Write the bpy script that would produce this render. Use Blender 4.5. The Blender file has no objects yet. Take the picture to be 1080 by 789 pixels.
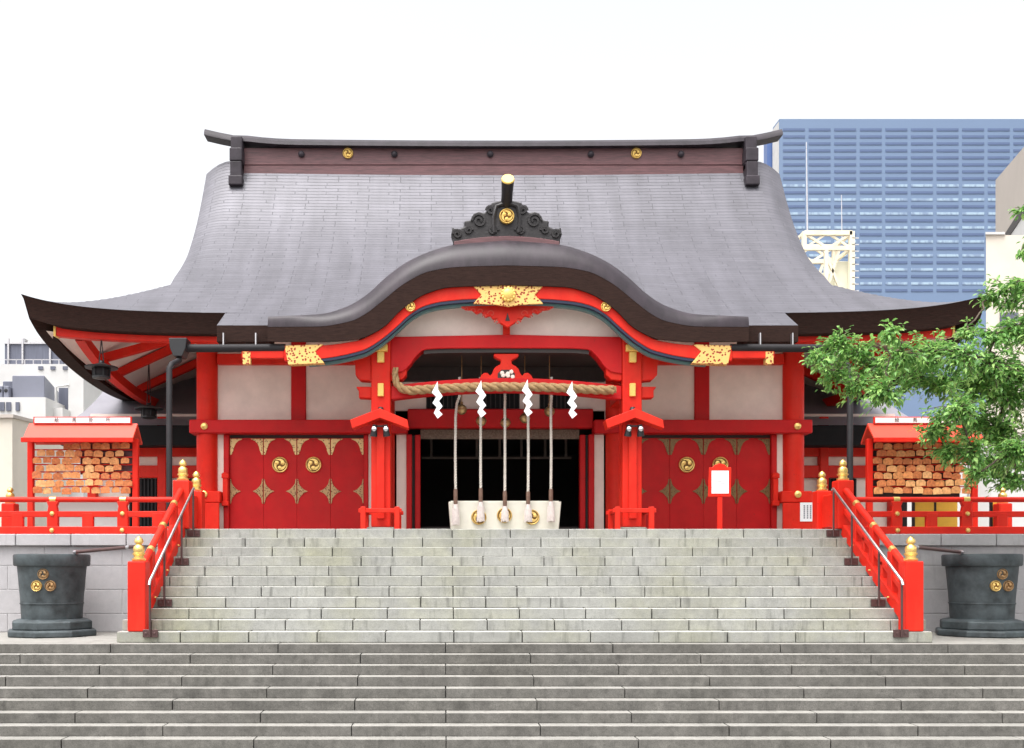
import bpy, math, random
from mathutils import Vector, Matrix
R = math.radians
random.seed(11)
sc = bpy.context.scene
COL = sc.collection

# ------------------------------------------------------------------ camera, sky, sun, exposure
EYE = 2.684          # metres above the lower ground
CX = -1.39           # the photographer stands a little left of the hall's axis (x = 0)
cam = bpy.data.cameras.new("camera")
cam.sensor_width = 36.0
cam.lens = 36.0
cam.shift_x = 74.0 / 1080
cam.shift_y = (603 - 394.5) / 1080
cam.clip_start = 0.1
cam.clip_end = 3000
camo = bpy.data.objects.new("camera", cam)
camo.location = (CX, 0, EYE)
camo.rotation_euler = (R(90), 0, 0)
COL.objects.link(camo)
sc.camera = camo

world = bpy.data.worlds.new("World")
sc.world = world
world.use_nodes = True
wn = world.node_tree
wn.nodes.clear()
sky = wn.nodes.new("ShaderNodeTexSky")
sky.sky_type = 'NISHITA'
sky.sun_disc = False
SUN_EL, SUN_AZ = 68.0, -150.0      # high behind the photographer, a little to the left
sky.sun_elevation = R(SUN_EL)
sky.sun_rotation = R(SUN_AZ)
sky.air_density = 1.0
sky.dust_density = 6.0
sky.ozone_density = 1.0
hsv = wn.nodes.new("ShaderNodeHueSaturation")
hsv.inputs['Saturation'].default_value = 0.12
bg = wn.nodes.new("ShaderNodeBackground")
bg.inputs['Strength'].default_value = 0.15
wo = wn.nodes.new("ShaderNodeOutputWorld")
wn.links.new(sky.outputs[0], hsv.inputs['Color'])
wn.links.new(hsv.outputs[0], bg.inputs[0])
wn.links.new(bg.outputs[0], wo.inputs[0])

sun = bpy.data.lights.new("sun", 'SUN')
sun.energy = 0.75
sun.angle = R(42)
sun.color = (1.0, 0.97, 0.92)
suno = bpy.data.objects.new("sun", sun)
az = R(SUN_AZ)
sd = Vector((math.sin(az) * math.cos(R(SUN_EL)), math.cos(az) * math.cos(R(SUN_EL)), math.sin(R(SUN_EL))))
suno.rotation_euler = sd.to_track_quat('Z', 'Y').to_euler()
suno.location = sd * 60
COL.objects.link(suno)

vs = sc.view_settings
vs.view_transform = 'Standard'
vs.look = 'None'
vs.gamma = 1.0
vs.use_curve_mapping = False
vs.exposure = 1.33
sc.render.engine = 'CYCLES'
sc.cycles.max_bounces = 6
sc.cycles.diffuse_bounces = 4
sc.cycles.glossy_bounces = 3
sc.cycles.use_denoising = True

# ------------------------------------------------------------------ measuring helpers
def PX(px, d): return (px - 466.0) * d / 1080.0 + CX      # a photo column at distance d -> metres
def PZ(py, d): return EYE + (603.0 - py) * d / 1080.0     # a photo row at distance d -> metres
def lerp(a, b, t): return a + (b - a) * t
def curve(pts):
    """smooth interpolation through (x, y) pairs"""
    xs = [p[0] for p in pts]; ys = [p[1] for p in pts]; n = len(xs)
    m = []
    for i in range(n):
        if i == 0: m.append((ys[1] - ys[0]) / (xs[1] - xs[0]))
        elif i == n - 1: m.append((ys[-1] - ys[-2]) / (xs[-1] - xs[-2]))
        else:
            a = (ys[i] - ys[i-1]) / (xs[i] - xs[i-1]); b = (ys[i+1] - ys[i]) / (xs[i+1] - xs[i])
            m.append(0 if a * b <= 0 else 2 * a * b / (a + b))
    def f(x):
        if x <= xs[0]: return ys[0] + m[0] * (x - xs[0])
        if x >= xs[-1]: return ys[-1] + m[-1] * (x - xs[-1])
        for i in range(n - 1):
            if x <= xs[i+1]: break
        h = xs[i+1] - xs[i]; t = (x - xs[i]) / h
        return ((2*t**3 - 3*t*t + 1) * ys[i] + (t**3 - 2*t*t + t) * h * m[i]
                + (-2*t**3 + 3*t*t) * ys[i+1] + (t**3 - t*t) * h * m[i+1])
    return f

# ------------------------------------------------------------------ mesh builder
ORIGIN = {}
class MB:
    def __init__(s):
        s.v = []; s.f = []; s.m = []; s.uv = {}
    def add(s, verts, faces, mi=0):
        b = len(s.v)
        s.v += [tuple(p) for p in verts]
        s.f += [tuple(i + b for i in f) for f in faces]
        s.m += [mi] * len(faces)
        return b
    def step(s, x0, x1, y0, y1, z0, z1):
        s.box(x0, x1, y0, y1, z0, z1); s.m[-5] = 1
    def box(s, x0, x1, y0, y1, z0, z1, mi=0):
        s.add([(x0,y0,z0),(x1,y0,z0),(x1,y1,z0),(x0,y1,z0),(x0,y0,z1),(x1,y0,z1),(x1,y1,z1),(x0,y1,z1)],
              [(0,3,2,1),(4,5,6,7),(0,1,5,4),(1,2,6,5),(2,3,7,6),(3,0,4,7)], mi)
        return s
    def bar(s, a, b, w, h, up=(0,0,1), mi=0):
        """rectangular bar from a to b, w sideways, h along up"""
        a = Vector(a); b = Vector(b); t = (b - a).normalized(); u = Vector(up)
        side = t.cross(u)
        if side.length < 1e-5: side = t.cross(Vector((0,1,0)))
        side.normalize(); u = side.cross(t).normalized()
        vs_ = []
        for p in (a, b):
            for i, j in ((-1,-1),(1,-1),(1,1),(-1,1)):
                vs_.append(p + side * (i * w / 2) + u * (j * h / 2))
        s.add(vs_, [(0,1,2,3),(7,6,5,4),(0,4,5,1),(1,5,6,2),(2,6,7,3),(3,7,4,0)], mi)
        return s
    def tube(s, pts, r, n=10, mi=0, cap=True):
        pts = [Vector(p) for p in pts]
        rs = r if isinstance(r, (list, tuple)) else [r] * len(pts)
        base = len(s.v)
        prev = None
        for i, p in enumerate(pts):
            if i == 0: t = pts[1] - p
            elif i == len(pts) - 1: t = p - pts[i-1]
            else: t = pts[i+1] - pts[i-1]
            t.normalize()
            if prev is None:
                ref = Vector((0,0,1)) if abs(t.z) < 0.9 else Vector((1,0,0))
                u = t.cross(ref).normalized()
            else:
                u = (prev - t * prev.dot(t)).normalized()
            prev = u
            w = t.cross(u)
            for k in range(n):
                a = 2 * math.pi * k / n
                s.v.append(tuple(p + (u * math.cos(a) + w * math.sin(a)) * rs[i]))
        for i in range(len(pts) - 1):
            for k in range(n):
                k2 = (k + 1) % n
                s.f.append((base+i*n+k, base+i*n+k2, base+(i+1)*n+k2, base+(i+1)*n+k)); s.m.append(mi)
        if cap:
            s.f.append(tuple(base + k for k in range(n))[::-1]); s.m.append(mi)
            s.f.append(tuple(base + (len(pts)-1)*n + k for k in range(n))); s.m.append(mi)
        return s
    def lathe(s, prof, c, n=28, mi=0, axis='z'):
        """prof: (radius, height) pairs from bottom to top round the point c"""
        base = len(s.v); L = len(prof)
        for r, h in prof:
            for k in range(n):
                a = 2 * math.pi * k / n
                if axis == 'z': p = (c[0] + r*math.cos(a), c[1] + r*math.sin(a), c[2] + h)
                else: p = (c[0] + r*math.cos(a), c[1] - h, c[2] + r*math.sin(a))      # facing -y
                s.v.append(p)
        for i in range(L - 1):
            for k in range(n):
                k2 = (k+1) % n
                s.f.append((base+i*n+k, base+i*n+k2, base+(i+1)*n+k2, base+(i+1)*n+k)); s.m.append(mi)
        s.f.append(tuple(base+k for k in range(n))[::-1]); s.m.append(mi)
        s.f.append(tuple(base+(L-1)*n+k for k in range(n))); s.m.append(mi)
        return s
    def prism(s, poly, y0, y1, mi=0, plane='xz'):
        n = len(poly)
        def mk(p, d):
            return (p[0], d, p[1]) if plane == 'xz' else ((d, p[0], p[1]) if plane == 'yz' else (p[0], p[1], d))
        s.add([mk(p, y0) for p in poly] + [mk(p, y1) for p in poly],
              [tuple(range(n)), tuple(range(2*n-1, n-1, -1))] + [(i, i+n, (i+1) % n + n, (i+1) % n) for i in range(n)], mi)
        return s
    def board(s, xs, zt, zb, y0, y1, mi=0):
        """board standing in the xz plane between the curves zb and zt, from y0 back to y1"""
        n = len(xs); vs_ = []
        for x in xs:
            a, b = zt(x), zb(x)
            vs_ += [(x,y0,a),(x,y0,b),(x,y1,b),(x,y1,a)]
        fs = []
        for i in range(n-1):
            p, q = 4*i, 4*i+4
            for k in range(4):
                k2 = (k+1) % 4
                fs.append((p+k, p+k2, q+k2, q+k))
        fs += [(0,3,2,1), (4*n-4, 4*n-3, 4*n-2, 4*n-1)]
        s.add(vs_, fs, mi)
        return s
    def sheet(s, us, vs2, fn, mi=0, uvfn=None):
        base = len(s.v)
        for v in vs2:
            for u in us:
                if uvfn: s.uv[len(s.v)] = uvfn(u, v)
                s.v.append(tuple(fn(u, v)))
        n = len(us)
        for j in range(len(vs2) - 1):
            for i in range(n - 1):
                a = base + j*n + i
                s.f.append((a, a+1, a+n+1, a+n)); s.m.append(mi)
        return s
    def build(s, name, mats, parent=None, smooth=None, bevel=None, seg=1, at=None):
        o0 = ORIGIN.get(parent.name, (0,0,0)) if parent else (at or (0,0,0))
        me = bpy.data.meshes.new(name)
        me.from_pydata([(p[0]-o0[0], p[1]-o0[1], p[2]-o0[2]) for p in s.v], [], s.f)
        if not isinstance(mats, (list, tuple)): mats = [mats]
        for m_ in mats: me.materials.append(m_)
        for p, i in zip(me.polygons, s.m): p.material_index = i
        if s.uv:
            ul = me.uv_layers.new(name="UVMap")
            for lp in me.loops: ul.data[lp.index].uv = s.uv.get(lp.vertex_index, (0, 0))
        me.update()
        import bmesh
        bm = bmesh.new(); bm.from_mesh(me)
        bmesh.ops.recalc_face_normals(bm, faces=bm.faces[:])
        bm.to_mesh(me); bm.free()
        if smooth is not None:
            me.shade_smooth(); me.set_sharp_from_angle(angle=R(smooth))
        o = bpy.data.objects.new(name, me)
        COL.objects.link(o)
        if parent:
            o.parent = parent
        else:
            o.location = o0
        ORIGIN[o.name] = o0
        if bevel:
            b = o.modifiers.new("bevel", 'BEVEL'); b.width = bevel; b.segments = seg; b.limit_method = 'ANGLE'; b.angle_limit = R(40)
        return o

def tag(o, label, cat, group=None, kind=None):
    o['label'] = label; o['category'] = cat
    if group: o['group'] = group
    if kind: o['kind'] = kind
    return o
def thing(name, label, cat, loc, group=None):
    o = bpy.data.objects.new(name, None)
    COL.objects.link(o); o.location = loc; o.empty_display_size = 0.2
    ORIGIN[o.name] = tuple(loc)
    return tag(o, label, cat, group)
def copy_tree(o, parent=None, dx=None):
    c = o.copy(); COL.objects.link(c)
    if parent: c.parent = parent
    ORIGIN[c.name] = ORIGIN.get(o.name, (0,0,0))
    for ch in list(o.children): copy_tree(ch, c)
    return c
def struct(o):
    o['kind'] = 'structure'; return o

# ------------------------------------------------------------------ materials
def hexc(r, g, b): return (r, g, b, 1)
def mat(name, col, rough=0.5, metal=0.0, var=0.12, scale=6.0, bump=0.0, bscale=40.0, spec=0.5, island=0.0, stretch=None, coat=0.0, hue=0.0):
    m = bpy.data.materials.new(name); m.use_nodes = True
    nt = m.node_tree; b = nt.nodes['Principled BSDF']
    b.inputs['Roughness'].default_value = rough
    b.inputs['Metallic'].default_value = metal
    b.inputs['Specular IOR Level'].default_value = spec
    if coat: b.inputs['Coat Weight'].default_value = coat; b.inputs['Coat Roughness'].default_value = 0.15
    tc = nt.nodes.new('ShaderNodeTexCoord')
    vec = tc.outputs['Object']
    if stretch:
        mp = nt.nodes.new('ShaderNodeMapping'); mp.inputs['Scale'].default_value = stretch
        nt.links.new(vec, mp.inputs[0]); vec = mp.outputs[0]
    nz = nt.nodes.new('ShaderNodeTexNoise'); nz.inputs['Scale'].default_value = scale; nz.inputs['Detail'].default_value = 6
    nz.inputs['Roughness'].default_value = 0.62
    nt.links.new(vec, nz.inputs['Vector'])
    mr = nt.nodes.new('ShaderNodeMapRange')
    mr.inputs['From Min'].default_value = 0.3; mr.inputs['From Max'].default_value = 0.7
    mr.inputs['To Min'].default_value = 1 - var; mr.inputs['To Max'].default_value = 1 + var
    nt.links.new(nz.outputs[0], mr.inputs[0])
    val = mr.outputs[0]
    if island:
        ge = nt.nodes.new('ShaderNodeNewGeometry')
        m2 = nt.nodes.new('ShaderNodeMapRange'); m2.inputs['To Min'].default_value = 1 - island; m2.inputs['To Max'].default_value = 1 + island
        nt.links.new(ge.outputs['Random Per Island'], m2.inputs[0])
        mu = nt.nodes.new('ShaderNodeMath'); mu.operation = 'MULTIPLY'
        nt.links.new(val, mu.inputs[0]); nt.links.new(m2.outputs[0], mu.inputs[1]); val = mu.outputs[0]
    mx = nt.nodes.new('ShaderNodeVectorMath'); mx.operation = 'SCALE'
    mx.inputs[0].default_value = col[:3]
    nt.links.new(val, mx.inputs['Scale'])
    nt.links.new(mx.outputs[0], b.inputs['Base Color'])
    rr = nt.nodes.new('ShaderNodeMapRange'); rr.inputs['To Min'].default_value = max(0.02, rough-0.1); rr.inputs['To Max'].default_value = min(1, rough+0.1)
    nt.links.new(nz.outputs[0], rr.inputs[0]); nt.links.new(rr.outputs[0], b.inputs['Roughness'])
    if bump:
        n2 = nt.nodes.new('ShaderNodeTexNoise'); n2.inputs['Scale'].default_value = bscale; n2.inputs['Detail'].default_value = 5
        nt.links.new(vec, n2.inputs['Vector'])
        bp = nt.nodes.new('ShaderNodeBump'); bp.inputs['Strength'].default_value = bump; bp.inputs['Distance'].default_value = 0.02
        nt.links.new(n2.outputs[0], bp.inputs['Height']); nt.links.new(bp.outputs[0], b.inputs['Normal'])
    return m

def lacquer(name, col, faded, rough):
    m = mat(name, col, rough, var=0.12, scale=2.2, bump=0.06, bscale=7, spec=0.22)
    nt = m.node_tree; N = nt.nodes; L = nt.links; p = N['Principled BSDF']
    src = p.inputs['Base Color'].links[0].from_socket
    tc = N.new('ShaderNodeTexCoord'); mp = N.new('ShaderNodeMapping'); mp.inputs['Scale'].default_value = (1.4, 1.4, 0.35); L.new(tc.outputs['Object'], mp.inputs[0])
    nz = N.new('ShaderNodeTexNoise'); nz.inputs['Scale'].default_value = 2.4; nz.inputs['Detail'].default_value = 8; nz.inputs['Roughness'].default_value = 0.7; L.new(mp.outputs[0], nz.inputs['Vector'])
    mr = N.new('ShaderNodeMapRange'); mr.inputs[1].default_value = 0.45; mr.inputs[2].default_value = 0.75; mr.inputs[3].default_value = 0; mr.inputs[4].default_value = 0.55; L.new(nz.outputs[0], mr.inputs[0])
    mx = N.new('ShaderNodeMix'); mx.data_type = 'RGBA'; mx.inputs[7].default_value = (*faded, 1); L.new(mr.outputs[0], mx.inputs[0]); L.new(src, mx.inputs[6])
    n2 = N.new('ShaderNodeTexNoise'); n2.inputs['Scale'].default_value = 14; n2.inputs['Detail'].default_value = 6; L.new(tc.outputs['Object'], n2.inputs['Vector'])
    m2 = N.new('ShaderNodeMapRange'); m2.inputs[1].default_value = 0.66; m2.inputs[2].default_value = 0.74; m2.inputs[3].default_value = 0; m2.inputs[4].default_value = 0.35; L.new(n2.outputs[0], m2.inputs[0])
    mx2 = N.new('ShaderNodeMix'); mx2.data_type = 'RGBA'; mx2.inputs[7].default_value = (0.16, 0.02, 0.012, 1); L.new(m2.outputs[0], mx2.inputs[0]); L.new(mx.outputs[2], mx2.inputs[6])
    L.new(mx2.outputs[2], p.inputs['Base Color'])
    return m
M = {}
M['red'] = lacquer('vermilion_lacquer', (0.64, 0.018, 0.008), (0.62, 0.045, 0.02), 0.5)
M['shadecrimson'] = lacquer('shaded_crimson_lacquer', (0.50, 0.009, 0.011), (0.49, 0.022, 0.016), 0.5)  # crimson of the doors; on beams and posts, porch shade put into the colour
M['orange'] = mat('orange_lacquer', (0.66, 0.045, 0.018), 0.5, var=0.1, scale=3)
M['white'] = mat('bounce_tinted_plaster', (0.80, 0.68, 0.61), 0.85, var=0.10, scale=1.6, bump=0.05, bscale=20)  # pink tint: light bounced off the red timber, put into the plaster colour
M['paper'] = mat('white_paper', (0.82, 0.82, 0.84), 0.8, var=0.03, scale=10)
M['brown'] = mat('dark_bark_edge', (0.028, 0.0145, 0.0115), 0.9, spec=0.15, var=0.5, scale=5, stretch=(1.5, 1.5, 26), bump=0.3, bscale=6)
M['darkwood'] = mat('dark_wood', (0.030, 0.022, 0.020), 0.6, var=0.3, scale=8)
M['ridgewood'] = mat('ridge_copper', (0.115, 0.048, 0.052), 0.5, var=0.35, scale=3, stretch=(1, 1, 10))
M['ridgecap'] = mat('ridge_cap_copper', (0.038, 0.031, 0.038), 0.55, var=0.4, scale=3, spec=0.25)
M['black'] = mat('black_iron', (0.012, 0.012, 0.014), 0.45, var=0.2)
M['carved'] = mat('carved_dark_bronze', (0.014, 0.011, 0.012), 0.55, var=0.3, scale=14, bump=0.4, bscale=18)
M['gold'] = mat('gold_leaf', (0.88, 0.60, 0.20), 0.32, metal=0.85, var=0.15, scale=30, bump=0.15, bscale=60)
M['goldpaint'] = mat('gold_paint', (0.80, 0.52, 0.13), 0.45, metal=0.25, var=0.12, scale=30)
M['antique'] = mat('aged_gilt_bronze', (0.32, 0.19, 0.085), 0.5, metal=0.5, var=0.3, scale=20, bump=0.3, bscale=50)
M['teal'] = mat('teal_paint', (0.10, 0.20, 0.20), 0.6, var=0.1)
M['navy'] = mat('navy_paint', (0.012, 0.02, 0.055), 0.5, var=0.1)
M['steel'] = mat('brushed_steel', (0.55, 0.53, 0.54), 0.3, metal=0.9, var=0.1)
M['post'] = mat('brown_steel', (0.085, 0.045, 0.043), 0.4, metal=0.3, var=0.2)
M['zinc'] = mat('grey_zinc_pipe', (0.022, 0.020, 0.022), 0.6, spec=0.2, var=0.2)
M['bronze'] = mat('patinated_bronze', (0.056, 0.069, 0.074), 0.6, metal=0.2, var=0.55, scale=3.5, bump=0.15, bscale=10)
M['straw'] = mat('rice_straw', (0.31, 0.195, 0.09), 0.85, var=0.3, scale=18, bump=0.4, bscale=60)
M['rope'] = mat('white_cotton_rope', (0.62, 0.58, 0.52), 0.85, var=0.12, scale=18)
M['grip'] = mat('wooden_grip', (0.15, 0.085, 0.06), 0.55, var=0.3, scale=10)
M['tassel'] = mat('pale_tassel', (0.62, 0.55, 0.52), 0.9, var=0.1, scale=20)
M['bell'] = mat('brass_bell', (0.45, 0.30, 0.14), 0.35, metal=0.8, var=0.2)
M['boxwood'] = mat('pale_offering_box', (0.72, 0.69, 0.60), 0.5, var=0.06, scale=4)
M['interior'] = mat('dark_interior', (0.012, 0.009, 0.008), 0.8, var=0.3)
M['blind'] = mat('woven_valance', (0.16, 0.115, 0.085), 0.85, var=0.5, scale=30)
M['bracketwood'] = mat('faded_wood_post', (0.10, 0.075, 0.06), 0.7, var=0.2)
M['glassdark'] = mat('dark_lamp_glass', (0.02, 0.02, 0.025), 0.1, var=0.1)
M['chrome'] = mat('lamp_chrome', (0.75, 0.75, 0.78), 0.15, metal=1.0, var=0.05)
M['ink'] = mat('black_ink', (0.02, 0.02, 0.025), 0.7, var=0.1)
M['fadedink'] = mat('faded_grey_ink', (0.20, 0.21, 0.24), 0.7, var=0.1)
M['signwhite'] = mat('sign_white_pink', (0.85, 0.74, 0.72), 0.6, var=0.03)
M['cream'] = mat('cream_render', (0.62, 0.56, 0.485), 0.85, var=0.08, scale=0.6)
M['offwhite'] = mat('off_white_render', (0.56, 0.55, 0.54), 0.85, var=0.08, scale=0.6)
M['beige'] = mat('beige_panel', (0.44, 0.39, 0.35), 0.8, var=0.06, scale=0.4)
M['unitgrey'] = mat('grey_unit_metal', (0.165, 0.172, 0.215), 0.5, var=0.08, scale=0.8)
M['louvre'] = mat('grey_louvre', (0.105, 0.112, 0.15), 0.5, var=0.25, scale=1.5, stretch=(6, 6, 0.3))
M['winggrey'] = mat('grey_copper_roof', (0.20, 0.19, 0.215), 0.5, var=0.12, scale=1.5)
M['yellow'] = mat('yellow_board', (0.85, 0.50, 0.055), 0.6, var=0.06)
M['lattice'] = mat('black_lattice', (0.010, 0.010, 0.011), 0.7, var=0.2, spec=0.15)
M['towerwall'] = mat('blue_grey_cladding', (0.150, 0.215, 0.335), 0.5, var=0.03, scale=0.03)
M['towerside'] = mat('dark_blue_side', (0.08, 0.14, 0.33), 0.4, var=0.05, scale=0.05)
M['towerdark'] = mat('tower_dark_glass', (0.085, 0.125, 0.230), 0.35, var=0.1, scale=0.1)
M['frame'] = mat('cream_steel_frame', (0.78, 0.70, 0.54), 0.55, var=0.15, scale=0.8)
M['frameTank'] = mat('cream_tank', (0.80, 0.78, 0.62), 0.55, var=0.05, scale=0.5)
M['bark'] = mat('tree_bark', (0.10, 0.075, 0.055), 0.9, var=0.3, scale=8, bump=0.5, bscale=20)
M['soffit'] = mat('white_soffit_board', (0.77, 0.68, 0.63), 0.8, var=0.06, scale=3)
M['asphalt'] = mat('dark_paving', (0.16, 0.155, 0.15), 0.9, var=0.15, scale=0.8)

def stone(name, col, var=0.10, island=0.07, stain=(0.55, 0.5, 0.35), stain_amt=0.35, scale=1.2, joint=False):
    m = bpy.data.materials.new(name); m.use_nodes = True
    nt = m.node_tree; N = nt.nodes; L = nt.links; b = N['Principled BSDF']
    b.inputs['Roughness'].default_value = 0.8; b.inputs['Specular IOR Level'].default_value = 0.3
    tc = N.new('ShaderNodeTexCoord'); ge = N.new('ShaderNodeNewGeometry')
    def noise(sc_, detail=6, vec=None, rough=0.6):
        n = N.new('ShaderNodeTexNoise'); n.inputs['Scale'].default_value = sc_; n.inputs['Detail'].default_value = detail; n.inputs['Roughness'].default_value = rough
        L.new(vec or tc.outputs['Object'], n.inputs['Vector']); return n.outputs[0]
    def rng(v, a, b_, c, d):
        r = N.new('ShaderNodeMapRange'); r.inputs[1].default_value = a; r.inputs[2].default_value = b_; r.inputs[3].default_value = c; r.inputs[4].default_value = d
        L.new(v, r.inputs[0]); return r.outputs[0]
    def mul(a, c):
        x = N.new('ShaderNodeMath'); x.operation = 'MULTIPLY'; L.new(a, x.inputs[0]); L.new(c, x.inputs[1]); return x.outputs[0]
    speck = rng(noise(90, 2), 0.35, 0.65, 1 - var, 1 + var)
    blot = rng(noise(2.2, 7), 0.3, 0.7, 1 - var * 1.1, 1 + var * 1.1)
    patch = rng(noise(7.0, 8, None, 0.7), 0.32, 0.68, 1 - var * 1.4, 1 + var * 1.1)
    pits = rng(noise(26, 4, None, 0.7), 0.28, 0.42, 1 - var * 2.2, 1)
    blot = mul(blot, mul(patch, pits))
    isl = rng(ge.outputs['Random Per Island'], 0, 1, 1 - island, 1 + island)
    mp = N.new('ShaderNodeMapping'); mp.inputs['Scale'].default_value = (5.0, 1.0, 0.6); L.new(tc.outputs['Object'], mp.inputs[0])
    streak = rng(noise(1.6, 6, mp.outputs[0]), 0.56, 0.80, 1, 1 - stain_amt * 0.75)
    v = mul(mul(speck, blot), mul(isl, streak))
    s1 = N.new('ShaderNodeVectorMath'); s1.operation = 'SCALE'; s1.inputs[0].default_value = col; L.new(v, s1.inputs['Scale'])
    s2 = N.new('ShaderNodeVectorMath'); s2.operation = 'SCALE'; s2.inputs[0].default_value = tuple(c * k for c, k in zip(col, stain)); L.new(v, s2.inputs['Scale'])
    mask = rng(noise(scale * 0.5, 5), 0.45, 0.75, 0, stain_amt)
    mx = N.new('ShaderNodeMix'); mx.data_type = 'RGBA'
    L.new(mask, mx.inputs[0]); L.new(s1.outputs[0], mx.inputs[6]); L.new(s2.outputs[0], mx.inputs[7])
    L.new(mx.outputs[2], b.inputs['Base Color'])
    bp = N.new('ShaderNodeBump'); bp.inputs['Strength'].default_value = 0.35; bp.inputs['Distance'].default_value = 0.006
    L.new(noise(60, 4), bp.inputs['Height']); L.new(bp.outputs[0], b.inputs['Normal'])
    return m
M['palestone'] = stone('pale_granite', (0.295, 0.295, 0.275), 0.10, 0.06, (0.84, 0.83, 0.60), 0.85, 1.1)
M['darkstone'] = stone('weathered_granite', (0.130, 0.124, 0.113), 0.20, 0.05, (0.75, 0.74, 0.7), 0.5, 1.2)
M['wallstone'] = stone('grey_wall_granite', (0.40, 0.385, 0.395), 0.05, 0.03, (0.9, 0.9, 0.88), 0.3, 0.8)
M['littreadstone'] = stone('skylit_tread_granite', (0.27, 0.26, 0.24), 0.10, 0.06, (0.8, 0.8, 0.76), 0.3, 1.2)  # sky light on the flat tops put into a paler stone colour
M['litpaletread'] = stone('skylit_pale_tread', (0.42, 0.415, 0.39), 0.07, 0.05, (0.9, 0.9, 0.8), 0.3, 1.2)  # upper tops painted paler than their risers, as if lit from above
M['joint'] = mat('dark_joint', (0.03, 0.028, 0.026), 0.9)
M['mortar'] = mat('pale_mortar', (0.50, 0.49, 0.49), 0.9)

def roofmat(name, col, w=0.42, h=0.105, dark=0.55):
    m = bpy.data.materials.new(name); m.use_nodes = True
    nt = m.node_tree; N = nt.nodes; L = nt.links; b = N['Principled BSDF']
    tc = N.new('ShaderNodeTexCoord')
    br = N.new('ShaderNodeTexBrick')
    br.offset = 0.37; br.offset_frequency = 3; br.squash = 1.35; br.squash_frequency = 5
    br.inputs['Scale'].default_value = 1.0; br.inputs['Brick Width'].default_value = w; br.inputs['Row Height'].default_value = h
    br.inputs['Mortar Size'].default_value = 0.011; br.inputs['Mortar Smooth'].default_value = 0.6
    br.inputs['Color1'].default_value = (*[c * 1.08 for c in col], 1); br.inputs['Color2'].default_value = (*[c * 0.93 for c in col], 1)
    br.inputs['Mortar'].default_value = (*[c * dark for c in col], 1)
    L.new(tc.outputs['UV'], br.inputs['Vector'])
    mp = N.new('ShaderNodeMapping'); mp.inputs['Scale'].default_value = (2.2, 0.35, 1); L.new(tc.outputs['UV'], mp.inputs[0])
    nz = N.new('ShaderNodeTexNoise'); nz.inputs['Scale'].default_value = 1.1; nz.inputs['Detail'].default_value = 7; L.new(mp.outputs[0], nz.inputs['Vector'])
    mp3 = N.new('ShaderNodeMapping'); mp3.inputs['Scale'].default_value = (1.0, 9.5, 1); L.new(tc.outputs['UV'], mp3.inputs[0])
    n3 = N.new('ShaderNodeTexNoise'); n3.inputs['Scale'].default_value = 1.3; n3.inputs['Detail'].default_value = 5; L.new(mp3.outputs[0], n3.inputs['Vector'])
    mr = N.new('ShaderNodeMapRange'); mr.inputs[1].default_value = 0.3; mr.inputs[2].default_value = 0.7; mr.inputs[3].default_value = 0.84; mr.inputs[4].default_value = 1.16
    L.new(nz.outputs[0], mr.inputs[0])
    m3 = N.new('ShaderNodeMapRange'); m3.inputs[1].default_value = 0.3; m3.inputs[2].default_value = 0.7; m3.inputs[3].default_value = 0.94; m3.inputs[4].default_value = 1.06
    L.new(n3.outputs[0], m3.inputs[0])
    mu = N.new('ShaderNodeMath'); mu.operation = 'MULTIPLY'; L.new(mr.outputs[0], mu.inputs[0]); L.new(m3.outputs[0], mu.inputs[1])
    sv = N.new('ShaderNodeVectorMath'); sv.operation = 'SCALE'; L.new(br.outputs['Color'], sv.inputs[0]); L.new(mu.outputs[0], sv.inputs['Scale'])
    L.new(sv.outputs[0], b.inputs['Base Color'])
    b.inputs['Roughness'].default_value = 0.5; b.inputs['Metallic'].default_value = 0.25
    bp = N.new('ShaderNodeBump'); bp.inputs['Strength'].default_value = 0.5; bp.inputs['Distance'].default_value = 0.02; bp.invert = True
    L.new(br.outputs['Fac'], bp.inputs['Height']); L.new(bp.outputs[0], b.inputs['Normal'])
    return m
M['roof'] = roofmat('copper_shingle_roof', (0.108, 0.104, 0.121), 0.83, 0.12, 0.70)
M['rollcap'] = mat('rolled_copper_edge', (0.030, 0.022, 0.028), 0.45, metal=0.0, spec=0.3, var=0.45, scale=1.4, stretch=(2.5, 1, 1), bump=0.06, bscale=8)
M['porchroof'] = roofmat('copper_shingle_porch', (0.108, 0.104, 0.121), 0.83, 0.12, 0.70)

def fret(name, a, b_, scale=9.0, thr=0.32):
    """pierced gilt metal over a darker ground"""
    m = bpy.data.materials.new(name); m.use_nodes = True
    nt = m.node_tree; N = nt.nodes; L = nt.links; p = N['Principled BSDF']
    tc = N.new('ShaderNodeTexCoord')
    vo = N.new('ShaderNodeTexVoronoi'); vo.inputs['Scale'].default_value = scale
    L.new(tc.outputs['Object'], vo.inputs['Vector'])
    cr = N.new('ShaderNodeMapRange'); cr.inputs[1].default_value = thr - 0.05; cr.inputs[2].default_value = thr + 0.05
    L.new(vo.outputs['Distance'], cr.inputs[0])
    mx = N.new('ShaderNodeMix'); mx.data_type = 'RGBA'; mx.inputs[6].default_value = (*b_, 1); mx.inputs[7].default_value = (*a, 1)
    L.new(cr.outputs[0], mx.inputs[0]); L.new(mx.outputs[2], p.inputs['Base Color'])
    p.inputs['Metallic'].default_value = 0.3; p.inputs['Roughness'].default_value = 0.4
    bp = N.new('ShaderNodeBump'); bp.inputs['Strength'].default_value = 0.6; bp.inputs['Distance'].default_value = 0.02
    L.new(cr.outputs[0], bp.inputs['Height']); L.new(bp.outputs[0], p.inputs['Normal'])
    return m
M['fret'] = fret('pierced_gilt_plate', (0.80, 0.50, 0.16), (0.30, 0.04, 0.02), 17.0, 0.36)
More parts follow.
